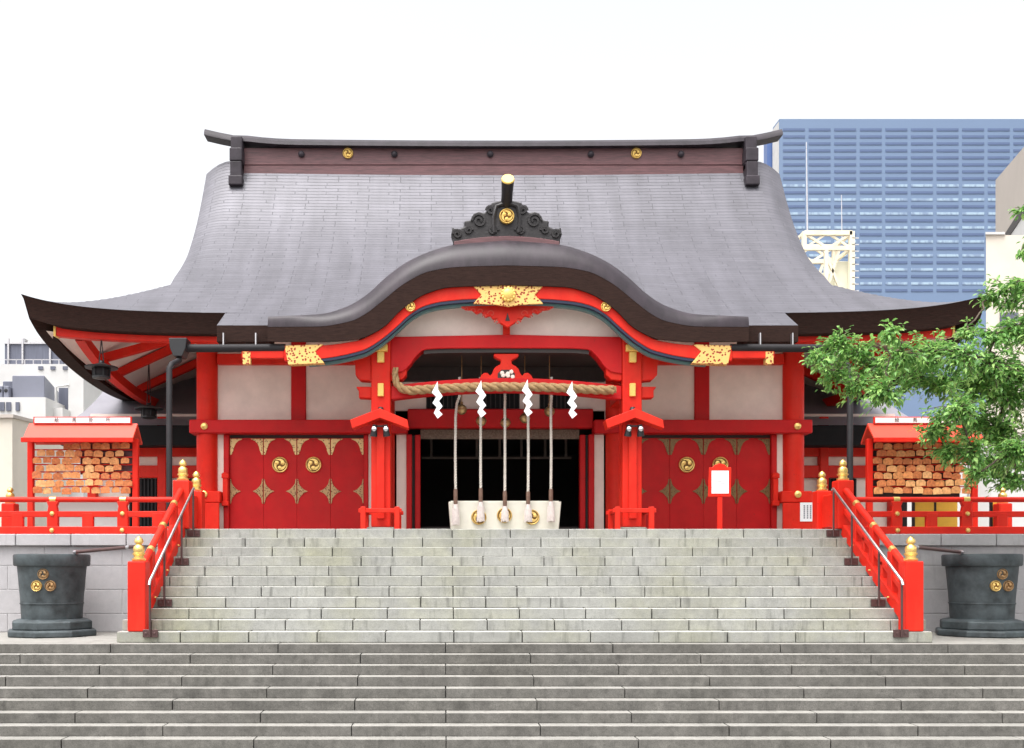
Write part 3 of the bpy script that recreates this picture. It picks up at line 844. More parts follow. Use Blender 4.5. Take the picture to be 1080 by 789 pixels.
c.board(xs, lambda x: PZ(249.5, DO) - 0.09 * x * x, lambda x: PZ(261, DO) - 0.09 * x * x, DO - 0.04, DO + 0.5)
c.build('ornament_base', M['ridgewood'], ono, bevel=0.012)

# porch columns with brackets
KX = 2.70
def porch_column(s):
    c = MB(); x = s * KX
    c.box(x - 0.21, x + 0.21, DK - 0.21, DK + 0.21, PLAT + 0.12, 7.72)
    po = c.build('porch_pillar', M['red'], hall, bevel=0.03, seg=2)
    c = MB(); c.box(x - 0.30, x + 0.30, DK - 0.30, DK + 0.30, PLAT - 0.003, PLAT + 0.12); c.build('base_stone', M['palestone'], po, bevel=0.02)
    k = DK / 1080
    for sx in (-1, 1):
        c = MB()
        if sx == s or True:
            pl = [(0.21, PZ(376, DK)), (0.70, PZ(376, DK)), (0.62, PZ(380, DK)), (0.56, PZ(386, DK)), (0.55, PZ(397, DK)), (0.45, PZ(402, DK)), (0.21, PZ(403, DK))]
            pl = [(x + sx * a, b) for a, b in pl]
            c.prism(pl, DK - 0.15, DK + 0.15)
            pl = [(0.21, PZ(409, DK)), (0.54, PZ(409, DK)), (0.48, PZ(413, DK)), (0.48, PZ(420.5, DK)), (0.21, PZ(421, DK))]
            c.prism([(x + sx * a, b) for a, b in pl], DK - 0.13, DK + 0.13)
        c.build('bracket', M['red'], po, bevel=0.015)
    for (y0, y1, w, d) in ((363, 370, 0.30, 0.34), (370.5, 382, 0.15, 0.30), (404, 418, 0.13, 0.27)):
        c = MB(); c.box(x - w/2, x + w/2, DK - d, DK - 0.205, PZ(y1, DK - d), PZ(y0, DK - d)); c.build('gilt_fitting', M['goldpaint'], po, bevel=0.012)
    return po
for s in (-1, 1): porch_column(s)
# rainbow beam
zt = PZ(355, DK)
bot = curve([(0, PZ(369, DK)), (1.25, PZ(369.3, DK)), (1.75, PZ(370.5, DK)), (1.95, PZ(378, DK)), (2.1, PZ(388, DK)), (2.25, PZ(394, DK)), (2.49, PZ(396, DK))])
c = MB(); c.board(lin(-2.485, 2.485, 61), lambda x: zt - 0.02 * abs(x), lambda x: bot(abs(x)), DK - 0.19, DK + 0.19)
rb = c.build('rainbow_beam', M['shadecrimson'], hall, bevel=0.012)
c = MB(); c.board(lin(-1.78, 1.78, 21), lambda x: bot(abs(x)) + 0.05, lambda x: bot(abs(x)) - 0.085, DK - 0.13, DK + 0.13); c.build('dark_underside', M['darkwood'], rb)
# lower tie beam behind the straw rope
c = MB(); c.board(lin(-2.485, 2.485, 31), lambda x: PZ(400, DK) - 0.028 * x * x, lambda x: PZ(414, DK) - 0.028 * x * x, DK - 0.14, DK + 0.14)
tb = c.build('tie_beam', M['shadecrimson'], hall, bevel=0.012)
# frog-leg strut
half = [(29, 403), (28, 400), (26, 396.5), (23, 394), (19, 394.5), (17, 397.5), (15, 395), (13, 390), (10, 387), (6, 385), (5.5, 381), (13, 377), (13, 374)]
k = DK / 1080
pl = [(x * k, PZ(y, DK)) for x, y in half] + [(-x * k, PZ(y, DK)) for x, y in half[::-1]]
c = MB(); c.prism(pl, DK - 0.10, DK + 0.10); fs = c.build('frog_leg_strut', M['red'], hall, bevel=0.012)
c = MB()
c.prism([(-9*k, PZ(400, DK)), (-9*k, PZ(395, DK)), (-5*k, PZ(391, DK)), (5*k, PZ(391, DK)), (9*k, PZ(395, DK)), (9*k, PZ(400, DK))], DK - 0.106, DK - 0.09)
c.build('carved_hollow', M['darkwood'], fs)
c = MB()
for q in range(7): c.lathe([(0.05, 0), (0.04, 0.03), (0.01, 0.035)], (random.uniform(-7, 7) * k, DK - 0.105, PZ(random.uniform(393, 399), DK)), 8, axis='y')
c.build('carved_flower', M['white'], fs)
# porch ceiling and side tie beams back to the hall
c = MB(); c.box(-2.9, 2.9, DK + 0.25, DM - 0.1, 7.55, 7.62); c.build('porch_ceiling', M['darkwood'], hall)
for s in (-1, 1):
    c = MB(); c.box(s*KX - 0.13, s*KX + 0.13, DK + 0.212, DM - 0.3, 6.55, 6.85); c.build('tie_beam', M['red'], hall, bevel=0.012)

# hall front: outer pillars
PWX = 6.98
for s in (-1, 1):
    for (x, d) in ((s * PWX, DM), (s * PWX, 28.6), (s * PWX, 32.8)):
        c = MB(); c.lathe([(0.25, 0), (0.25, 4.75)], (x, d, PLAT + 0.08), 30)
        po = c.build('pillar', M['red'], hall, smooth=40)
        c = MB(); c.lathe([(0.36, -0.003), (0.36, 0.05), (0.31, 0.08)], (x, d, PLAT), 24); c.build('base_stone', M['palestone'], po, smooth=30)
    c = MB(); c.lathe([(0.26, 0), (0.26, 4.2)], (s * 2.77, DM, PLAT + 0.08), 28); c.build('pillar', M['red'], hall, smooth=40)
zb0, zb1 = PZ(458.5, DM), PZ(444.5, DM)
for s in (-1, 1):
    a, b = sorted((s * 7.34, s * 2.2))
    c = MB(); c.box(a, b, DM - 0.30, DM + 0.16, zb0, zb1)
    bo = c.build('lintel_beam', M['shadecrimson'], hall, bevel=0.02)
    c = MB(); c.lathe([(0.085, 0), (0.08, 0.03), (0.03, 0.06)], (s * PWX, DM - 0.30, (zb0 + zb1) / 2), 14, axis='y'); c.build('gilt_stud', M['gold'], bo, smooth=40)
    c = MB(); a, b = sorted((s * 7.33, s * 6.60)); c.box(a, b, DM - 0.32, DM + 0.2, PZ(531, DM), PZ(519, DM))
    bo = c.build('waist_beam', M['red'], hall, bevel=0.02)
    c = MB(); c.lathe([(0.085, 0), (0.08, 0.03), (0.03, 0.06)], (s * PWX, DM - 0.32, PZ(522.5, DM)), 14, axis='y'); c.build('gilt_stud', M['gold'], bo, smooth=40)
    # upper plaster panels and stud
    c = MB(); a, b = sorted((s * 6.75, s * 2.5)); c.box(a, b, DM + 0.02, DM + 0.14, zb1 - 0.05, 8.4); c.build('plaster_panel', M['white'], hall)
    xs_ = PX(315, DM) if s < 0 else PX(740, DM)
    c = MB(); c.box(xs_ - 0.175, xs_ + 0.175, DM - 0.06, DM + 0.05, zb1, 8.3); c.build('stud_post', M['shadecrimson'], hall, bevel=0.02)
    c = MB(); a, b = sorted((s * 6.72, s * 2.95)); c.box(a, b, DM - 0.16, DM + 0.03, 7.60, 7.85); c.build('head_beam', M['red'], hall, bevel=0.02)
    # plaster strips beside the doors
    for (a, b) in ((6.80, 6.585), (2.47, 2.235), (3.14, 2.9)):
        a, b = sorted((s * a, s * b)); c = MB(); c.box(a, b, DM + 0.0, DM + 0.12, PLAT, zb0 + 0.02); c.build('plaster_strip', M['white'], hall)
    for (a, b, dd) in ((6.583, 6.452, -0.05), (3.248, 3.142, -0.05), (2.233, 2.10, -0.08), (2.03, 1.90, -0.02)):
        a, b = sorted((s * a, s * b)); c = MB(); c.box(a, b, DM + dd, DM + 0.2, PLAT, zb0 - 0.002)
        c.build('door_frame', M['shadecrimson'], hall, bevel=0.015)
    c = MB(); a, b = sorted((s * 2.10, s * 2.03)); c.box(a, b, DM + 0.1, DM + 0.2, PLAT, zb0 - 0.003); c.build('frame_recess', M['darkwood'], hall)
# small bar-and-socket on the left and right door jambs
for s in (-1, 1):
    c = MB(); x = s * 6.52
    c.box(x - 0.06, x + 0.06, DM - 0.16, DM - 0.05, PZ(534, DM), PZ(499, DM)); c.box(x - 0.085, x + 0.085, DM - 0.18, DM - 0.05, PZ(505, DM), PZ(500, DM))
    c.box(x - 0.085, x + 0.085, DM - 0.18, DM - 0.05, PZ(534, DM), PZ(529, DM))
    c.build('door_latch', M['red'], hall, bevel=0.01)
# folding doors, four leaves each side
zd0, zd1 = PLAT + 0.02, PZ(462, DM + 0.05)
def corner_piece(mb, x, z, sx, w=0.29, h=0.38):
    pl = [(0, 0), (w, 0), (w * 0.93, -h * 0.045), (w * 0.66, -h * 0.13), (w * 0.45, -h * 0.29), (w * 0.32, -h * 0.50), (w * 0.24, -h * 0.75), (w * 0.10, -h), (0, -h)]
    mb.prism([(x + sx * (0.012 + a), z + b) for a, b in pl], DM + 0.032, DM + 0.046)
def side_piece(mb, x, z, sx, w=0.25, h=0.30):
    pl = [(0, h), (w*0.07, h*0.95), (w*0.15, h*0.6), (w*0.28, h*0.44), (w*0.42, h*0.30), (w*0.62, h*0.14), (w, 0), (w*0.62, -h*0.14), (w*0.42, -h*0.30), (w*0.28, -h*0.44), (w*0.15, -h*0.6), (w*0.07, -h*0.95), (0, -h)]
    mb.prism([(x + sx * (0.012 + a), z + b) for a, b in pl], DM + 0.032, DM + 0.046)
for s in (-1, 1):
    for i in range(4):
        xo = 6.45 - i * 0.80; xi = xo - 0.80
        a, b = sorted((s * xo, s * xi))
        c = MB(); c.box(a + 0.002, b - 0.002, DM + 0.05, DM + 0.11, zd0, zd1)
        do = c.build('door', M['shadecrimson'], hall, bevel=0.003)
        fm = M['doorfret'] if s < 0 else M['doorfretold']
        for (q, sg) in ((a, 1), (b, -1)):
            c = MB(); corner_piece(c, q, zd1 - 0.02, sg); c.build('corner_fitting', fm, do)
        for (q, sg) in ((a, 1), (b, -1)):
            c = MB(); side_piece(c, q, PZ(518, DM), sg); c.build('edge_fitting', M['doorfretmid'] if s < 0 else M['doorfretold'], do)
        if i in (1, 2):
            c = MB(); crest_disc(c, ((a + b) / 2, DM + 0.048, PZ(490, DM)), 0.19, th=0.045); c.build('crest', [M['gold'], M['crestdark']], do, smooth=40)
    c = MB(); a, b = sorted((s * 6.45, s * 3.25)); c.box(a, b, DM + 0.06, DM + 0.3, zd1 + 0.004, zb0 + 0.1); c.build('door_head', M['darkwood'], hall)

# centre bay above the opening
c = MB(); c.box(-2.2, 2.2, DM - 0.12, DM + 0.15, PZ(452, DM), PZ(432, DM)); c.build('lintel_beam', M['shadecrimson'], hall, bevel=0.02)
c = MB(); c.box(-2.5, 2.5, DM + 0.02, DM + 0.12, PZ(433, DM), 7.55); tp = c.build('transom_panel', M['white'], hall)
for (xa, xb) in ((-1.75, -0.95), (-0.45, 0.45), (0.95, 1.75)):
    c = MB(); c.box(xa, xb, DM + 0.005, DM + 0.03, PZ(431, DM), PZ(404, DM))
    wo_ = c.build('transom_window', M['lattice'], tp)
    c = MB()
    for q in range(9): c.box(lerp(xa, xb, q / 8) - 0.012, lerp(xa, xb, q / 8) + 0.012, DM - 0.01, DM + 0.004, PZ(431, DM), PZ(404, DM))
    c.build('lattice_bar', M['darkwood'], wo_)
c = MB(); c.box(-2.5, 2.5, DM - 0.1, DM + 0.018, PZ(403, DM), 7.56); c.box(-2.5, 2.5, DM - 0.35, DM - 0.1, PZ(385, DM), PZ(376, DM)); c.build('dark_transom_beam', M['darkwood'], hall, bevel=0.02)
c = MB(); c.box(-1.9, 1.9, DM + 0.12, DM + 0.16, PZ(463, DM + .1), PZ(453, DM + .1)); c.build('valance', M['blind'], hall)
# inner room
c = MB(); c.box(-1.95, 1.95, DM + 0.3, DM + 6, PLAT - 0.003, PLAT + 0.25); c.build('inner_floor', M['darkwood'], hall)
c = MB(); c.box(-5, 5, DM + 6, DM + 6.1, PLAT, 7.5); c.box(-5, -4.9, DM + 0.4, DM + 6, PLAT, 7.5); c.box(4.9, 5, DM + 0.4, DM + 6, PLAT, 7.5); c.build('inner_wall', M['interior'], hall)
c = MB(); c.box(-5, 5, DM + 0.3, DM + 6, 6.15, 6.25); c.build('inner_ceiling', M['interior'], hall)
for px in (455, 503, 527, 550, 575, 597):
    d = DM + 1.6; x = PX(px, d)
    c = MB(); c.box(x - 0.03, x + 0.03, d, d + 0.06, PZ(482, d), PZ(455, d)); c.build('hanging_slat', M['bracketwood'], hall)
c = MB(); c.box(-1.9, 1.9, DM + 1.58, DM + 1.68, PZ(484, DM + 1.6), PZ(482, DM + 1.6)); c.build('inner_rail', M['bracketwood'], hall)
# side and back walls
c = MB()
for s in (-1, 1):
    a, b = sorted((s * 6.9, s * 6.8)); c.box(a, b, DM + 0.2, 33.0, PLAT, 8.6)
c.box(-6.8, 6.8, 32.9, 33.0, PLAT, 8.6)
c.build('side_wall', M['white'], hall)
# gutter, hopper and downpipe each side of the porch
for s in (-1, 1):
    c = MB(); c.tube([(s * 4.68, 21.55, PZ(367, 21.55)), (s * 6.9, 21.55, PZ(367.5, 21.55))], 0.085, 12)
    gu = c.build('gutter', M['zinc'], hall, smooth=50)
    c = MB(); x = s * 6.90
    c.prism([(x - 0.19, PZ(358, 21.5)), (x + 0.19, PZ(358, 21.5)), (x + 0.16, PZ(369, 21.5)), (x + 0.09, PZ(377, 21.5)), (x - 0.09, PZ(377, 21.5)), (x - 0.16, PZ(369, 21.5))], 21.36, 21.72)
    c.build('rain_hopper', M['black'], gu, bevel=0.01)
    c = MB()
    c.tube([(s * 6.9, 21.5, PZ(375, 21.5)), (s * 6.9, 21.45, PZ(381, 21.5)), (s * 6.96, 21.1, PZ(384, 21.1)), (s * 6.98, 21.0, PZ(389, 21.0)), (s * 6.98, 21.0, PLAT - 0.01)], 0.062, 10)
    c.build('downpipe', M['zinc'], gu, smooth=50)
    for x in (5.3, 5.98):
        c = MB(); c.box(s*x - 0.012, s*x + 0.012, 21.50, 21.62, PZ(366, 21.5), PZ(351, 21.5))
        c.build('gutter_hanger', M['steel'], gu)

# ------------------------------------------------------------------ side wings of the hall
for s, side in ((-1, 'left'), (1, 'right')):
    w = thing('side_hall', 'low side building with grey roof and black lattice, tucked behind the hall at %s' % side, 'building', (s * 9.2, 28, PLAT))
    xa, xb = sorted((s * 7.0, s * 11.0))
    c = MB(); c.box(xa, xb, 28.0, 28.1, PLAT, 7.0); c.build('wall', M['white'], w)
    for (y0, y1) in ((471, 481.5), (491, 504)):
        c = MB(); c.box(xa, xb, 27.85, 28.0, PZ(y1, 27.9), PZ(y0, 27.9)); c.build('beam', M['red'], w, bevel=0.015)
    c = MB(); c.box(xa, xb, 27.86, 28.0, PLAT, PLAT + 0.25); c.build('beam', M['red'], w, bevel=0.015)
    for (a, b) in ((7.5, 8.35), (9.1, 9.9)):
        a, b = sorted((s * a, s * b))
        c = MB(); c.box(a, b, 27.97, 28.02, PLAT + 0.3, PZ(505, 28)); lw = c.build('lattice_window', M['lattice'], w)
        c = MB()
        for q in range(9):
            x = lerp(a, b, q / 8); c.box(x - 0.02, x + 0.02, 27.93, 27.968, PLAT + 0.3, PZ(505, 28))
        c.build('lattice_bar', M['zinc'], lw)
    for x in (7.35, 9.0, 10.9):
        c = MB(); c.box(s*x - 0.12, s*x + 0.12, 27.8, 28.05, PLAT, 6.9); c.build('post', M['red'], w, bevel=0.02)
    xe = s * 11.45
    a, b = sorted((s * 6.9, xe))
    us_ = lin(0, 1, 10)
    c = MB(); c.sheet([a, b], us_, lambda x, t: (x * (1 if abs(x) < 8 else 1 - 0.03 * t), 27.0 + 4.0 * t, 6.55 + 1.2 * t + 1.2 * t * t), uvfn=lambda x, t: (x, t * 4.6)); rfo = c.build('roof', M['winggrey'], w, smooth=60)
    c = MB(); c.box(a, b, 27.01, 27.3, 6.02, 6.545); c.box(a, b, 27.3, 28.0, 6.05, 6.3)
    c.build('eave_edge', M['lattice'], rfo)  # tall black boxes: the shadow under the eave put into colour and shape
    c = MB(); c.prism([(27.1, 6.2), (27.1, 6.54), (28.3, 6.95), (29.6, 7.6), (30.9, 8.8), (31.0, 6.2)], s * 11.3, s * 11.2, plane='yz'); c.build('gable_wall', M['offwhite'], w)

# ------------------------------------------------------------------ lanterns under the left eave
for (px, py, lab) in ((107, 391, 'dark bronze lantern hanging from the left eave corner, the nearer of the two'), (157, 434, 'dark bronze lantern hanging under the left eave, the farther and lower-looking one')):
    d = -7.64 * 1080 / (px - 466); x = -9.03; z = PZ(py, d)
    t = thing('hanging_lantern', lab, 'lantern', (x, d, z - 0.2), 'lanterns under the left eave')
    c = MB(); c.lathe([(0.13, -0.14), (0.17, -0.12), (0.19, 0.0), (0.17, 0.06)], (x, d, z), 12); c.build('lantern_body', M['zinc'], t, smooth=30)
    c = MB(); c.lathe([(0.36, 0.05), (0.37, 0.08), (0.2, 0.12), (0.07, 0.17), (0.05, 0.22)], (x, d, z), 12); c.build('lantern_roof', M['black'], t, smooth=30)
    c = MB(); c.lathe([(0.08, -0.20), (0.2, -0.17), (0.2, -0.13)], (x, d, z), 12); c.build('lantern_foot', M['black'], t, smooth=30)
    c = MB(); zt = zsof(x, d)
    c.tube([(x - 0.05, d, z + 0.20), (x - 0.015, d, lerp(z + 0.20, zt, 0.6)), (x, d, zt)], 0.012, 6)
    c.tube([(x + 0.05, d, z + 0.20), (x + 0.015, d, lerp(z + 0.20, zt, 0.6)), (x, d, zt - 0.01)], 0.012, 6); c.build('chain', M['black'], t)
    for q in range(6):
        c = MB(); a = q * math.pi / 3
        c.tube([(x + 0.19 * math.cos(a), d + 0.19 * math.sin(a), z - 0.14), (x + 0.20 * math.cos(a), d + 0.20 * math.sin(a), z + 0.06)], 0.014, 6)
        c.build('lantern_rib', M['black'], t)

# ------------------------------------------------------------------ canopies with spotlights and guards at the porch columns
for s, side in ((-1, 'left'), (1, 'right')):
    x = s * KX; d = DK - 0.45; k = d / 1080
    t = thing('lamp_canopy', 'small bent red canopy over two spotlights on the front of the %s porch pillar' % side, 'lamp canopy', (x, DK - 0.21, 5.6), 'lamp canopies on the porch pillars')
    pl = [(-31.5, 443.7), (0, 431.5), (29, 443.7), (30.3, 452.7), (0, 441.5), (-29, 452.7)]
    c = MB(); c.prism([(x + a * k * 1.0, PZ(b, d)) for a, b in pl], d - 0.12, DK - 0.213); c.build('canopy_roof', M['red'], t, bevel=0.01)
    c = MB(); c.box(x - 0.085, x + 0.085, DK - 0.30, DK - 0.212, PLAT + 0.3, PZ(446, DK - .3)); c.build('backing_post', M['red'], t, bevel=0.012)
    c = MB(); c.box(x - 0.16, x + 0.16, d + 0.02, d + 0.06, PZ(450, d), PZ(448.4, d)); c.build('lamp_bracket', M['black'], t)
    for q in (-1, 1):
        c = MB(); cx_ = x + q * 0.115
        c.tube([(cx_, d - 0.02, PZ(448, d)), (cx_ + q * 0.02, d + 0.01, PZ(458, d)), (cx_ + q * 0.025, d + 0.02, PZ(460, d))], [0.045, 0.075, 0.078], 14)
        sp = c.build('spotlight', M['black'], t, smooth=40)
        c = MB(); c.lathe([(0.05, 0), (0.05, 0.03), (0.02, 0.045)], (cx_ + q * 0.01, d - 0.055, PZ(453, d)), 12, axis='y'); c.build('lens', M['chrome'], sp, smooth=40)
    c = MB(); c.tube([(x, DK - 0.25, PZ(431, d)), (x, DK - 0.25, PZ(428, d))], [0.07, 0.05], 10); c.build('cable_gland', M['black'], t, smooth=40)
    # guard fence
    gt = thing('pillar_guard', 'low red guard fence round the foot of the %s porch pillar' % side, 'fence', (x, DK, PLAT), 'guard fences at the porch pillars')
    hw = 0.36
    for (qx, qy) in ((-1, -1), (1, -1), (1, 1), (-1, 1)):
        c = MB(); c.box(x + qx*hw - 0.055, x + qx*hw + 0.055, DK + qy*0.45 - 0.055, DK + qy*0.45 + 0.055, PLAT, PZ(534.5, DK - .45)); c.build('post', M['red'], gt, bevel=0.012)
    zz = PZ(538.5, DK - .45)
    c = MB(); c.box(x - hw - 0.10, x + hw + 0.10, DK - 0.48, DK - 0.42, zz - 0.045, zz + 0.045); c.build('rail', M['red'], gt, bevel=0.01)
    c = MB(); c.box(x - hw - 0.10, x + hw + 0.10, DK + 0.42, DK + 0.48, zz - 0.045, zz + 0.045); c.build('rail', M['red'], gt, bevel=0.01)
    for q in (-1, 1):
        c = MB(); c.box(x + q*hw - 0.03, x + q*hw + 0.03, DK - 0.395, DK + 0.395, zz - 0.04, zz + 0.04); c.build('rail', M['red'], gt, bevel=0.01)

# ------------------------------------------------------------------ straw rope, paper streamers
def twisted(mb, path, rad, strands=3, pitch=0.55, n=240, sides=8, k=0.56):
    path = [Vector(p) for p in path]
    seg = [0]
    for a, b in zip(path, path[1:]): seg.append(seg[-1] + (b - a).length)
    L = seg[-1]
    def at(t):
        t = max(0, min(L, t))
        for i in range(len(path) - 1):
            if t <= seg[i+1] + 1e-9: break
        f = (t - seg[i]) / (seg[i+1] - seg[i])
        return path[i].lerp(path[i+1], f)
    for q in range(strands):
        pts, rs = [], []
        for i in range(n + 1):
            t = L * i / n; p = at(t); tan = (at(t + 0.03) - at(t - 0.03)).normalized()
            up = Vector((0, 1, 0)); u = tan.cross(up)
            if u.length < 0.05: u = tan.cross(Vector((1, 0, 0)))
            u.normalize(); w = tan.cross(u)
            a = 2 * math.pi * (t / pitch + q / strands)
            r = rad(t / L) if callable(rad) else rad
            pts.append(p + (u * math.cos(a) + w * math.sin(a)) * r * k); rs.append(r * 0.62)
        mb.tube(pts, rs, sides)
sr = thing('straw_rope', 'thick twisted straw rope strung between the porch pillars above the doorway', 'sacred rope', (0, 21.93, PZ(410, 21.93)))
path = []
for px, py in ((417.5, 388), (417, 398), (419, 405), (424, 410), (432, 412), (446, 411), (470, 409.5), (500, 408.3), (533, 408), (566, 408.3), (600, 409.5), (625, 411), (640, 411.5), (647, 411.5)):
    path.append(((px - 534.7) * 21.93 / 1080, 21.93, PZ(py, 21.93)))
c = MB(); twisted(c, path, lambda t: 0.088 if t > 0.14 else lerp(0.055, 0.088, t / 0.14), 3, 0.62, 260)
c.build('rope_body', M['straw'], sr, smooth=60)
c = MB(); a = path[-1]
for q in range(26):
    an = random.uniform(0, 6.28); r = random.uniform(0, 0.085)
    c.tube([(a[0] - 0.02, a[1] + r * math.cos(an), a[2] + r * math.sin(an)), (a[0] + 0.06, a[1] + 1.2 * r * math.cos(an), a[2] + 1.2 * r * math.sin(an) - 0.01)], 0.009, 4)
c.build('frayed_end', M['straw'], sr)
shp = [(0.6, -4), (-5.8, 8), (-1, 12.5), (-5, 19), (-.5, 23.5), (-3.5, 29.5), (.5, 35.5), (6, 31), (2, 27), (6, 22.5), (2, 17), (6, 12), (1.2, 5)]
for px, py, lab in ((461, 406, 'white zigzag paper streamer, leftmost of four on the straw rope'), (507, 405, 'white zigzag paper streamer, second from left on the straw rope'),
                    (556, 404, 'white zigzag paper streamer, third from left on the straw rope'), (603, 406, 'white zigzag paper streamer, rightmost of four on the straw rope')):
    d = 21.76; x0 = PX(px, d)
    c = MB(); c.prism([(x0 + a * 0.0195, PZ(py + b, d)) for a, b in shp], d, d + 0.006)
    tag(c.build('paper_streamer', M['paper'], at=(x0, d, PZ(py, d))), lab, 'paper streamer', 'paper streamers on the straw rope')

# ------------------------------------------------------------------ bell ropes
DB = 22.62
ords = ('leftmost', 'second from left', 'middle', 'fourth from left', 'rightmost')
bells = ((487, 432), (507.5, 444), (533, 446), (553.5, 441), (579.5, 434))
grips = ((516, 532), (515, 529.5), (518, 534), (518.5, 532), (516, 529))
for i, px in enumerate((480.5, 507, 532.5, 557, 581)):
    x = PX(px, DB)
    t = thing('bell_rope', '%s of the five white bell ropes hanging before the offering box' % ords[i], 'bell rope', (x, DB, PZ(545, DB)), 'bell ropes')
    zt = PZ(398, DB); g0, g1 = PZ(grips[i][1], DB), PZ(grips[i][0], DB)
    dxs = 0.085 if i == 0 else random.uniform(-0.02, 0.02)
    c = MB(); twisted(c, [(x + dxs, DB, zt), (x + dxs, DB, PZ(418, DB)), (x + dxs * 0.3, DB, PZ(426, DB)), (x, DB, PZ(440, DB)), (x + random.uniform(-.01, .01), DB, PZ(480, DB)), (x, DB, g1)], 0.034, 2, 0.12, 130, 6, 0.4)
    c.build('rope', M['rope'], t, smooth=60)
    c = MB(); c.lathe([(0.040, 0), (0.046, 0.03), (0.046, g1 - g0 - 0.03), (0.04, g1 - g0)], (x, DB, g0), 8); c.build('grip', M['grip'], t, smooth=30)
    zl = PZ(549.5 if i != 0 else 553, DB)
    c = MB()
    c.lathe([(0.07, zl - g0), (0.078, (zl - g0) * 0.6), (0.068, (zl - g0) * 0.3), (0.05, 0)], (x, DB, g0), 14)
    for q in range(16):
        a = q / 16 * 6.283; c.tube([(x + .066*math.cos(a), DB + .066*math.sin(a), g0 - 0.1), (x + .08*math.cos(a), DB + .08*math.sin(a), zl - random.uniform(0, 0.03))], 0.012, 5)
    c.build('tassel', M['tassel'], t, smooth=50)
    bx, by = bells[i]; db = DB + 0.22; xx = PX(bx, db); zz = PZ(by, db); r = 0.115
    c = MB(); c.lathe([(r * math.cos(a), r * math.sin(a)) for a in lin(-1.5, 1.5, 15)], (xx, db, zz), 20)
    be = c.build('bell', M['bell'], t, smooth=50)
    c = MB(); c.lathe([(r * 1.05, -0.012), (r * 1.07, 0), (r * 1.05, 0.012)], (xx, db, zz), 20); c.lathe([(0.03, r*0.95), (0.03, r + 0.06)], (xx, db, zz), 8); c.tube([(xx, db, zz + r), (xx, db, 7.5)], 0.012, 6)
    c.build('bell_mount', M['antique'], be, smooth=40)

# ------------------------------------------------------------------ offering box
ob = thing('offering_box', 'long pale offering box with three gold crests in front of the open doorway', 'offering box', (0, 23.1, PLAT))
xa, xb = PX(473, 22.74), PX(592, 22.74); zt = PZ(529, 22.74)
c = MB()
c.add([(xa + .06, 22.80, PLAT), (xb - .06, 22.80, PLAT), (xb - .06, 23.5, PLAT), (xa + .06, 23.5, PLAT), (xa, 22.74, zt), (xb, 22.74, zt), (xb, 23.56, zt), (xa, 23.56, zt)],
      [(0,3,2,1),(4,5,6,7),(0,1,5,4),(1,2,6,5),(2,3,7,6),(3,0,4,7)])
c.build('box_body', M['boxwood'], ob, bevel=0.012)
c = MB()
for q in range(12): c.box(xa + 0.05, xb - 0.05, 22.80 + q * 0.06, 22.83 + q * 0.06, zt + 0.001, zt + 0.02)
c.build('slatted_lid', M['boxwood'], ob)
for px, py in ((505, 545.5), (532, 543.5), (561, 545.5)):
    c = MB(); crest_disc(c, (PX(px, 22.76), 22.775, PZ(py, 22.76)), 0.168, th=0.04); c.build('crest', [M['gold'], M['crestdark']], ob, smooth=40)

# ------------------------------------------------------------------ stair balustrades
NX = 6.46
FIN = [(0.10, 0), (0.115, 0.02), (0.115, 0.05), (0.085, 0.06), (0.085, 0.10), (0.105, 0.115), (0.105, 0.14), (0.085, 0.15), (0.095, 0.20), (0.085, 0.25), (0.05, 0.28), (0.045, 0.295), (0.07, 0.31), (0.075, 0.345), (0.055, 0.385), (0.015, 0.42)]
def newel(par, x, d, z0, z1, w=0.32, fin=True):
    c = MB(); c.box(x - w/2, x + w/2, d - w/2, d + w/2, z0, z1); p = c.build('newel_post', M['red'], par, bevel=0.02, seg=2)
    if fin:
        c = MB(); c.lathe([(r * 1.0, h) for r, h in FIN], (x, d, z1 - 0.004), 20); c.build('gilt_finial', M['gold'], p, smooth=40)
    return p
def stud(mb, p, axis='y', r=0.035):
    x, y, z = p
    mb.lathe([(r, 0), (r * 0.8, 0.018), (r * 0.2, 0.028)], p, 10, axis=axis)
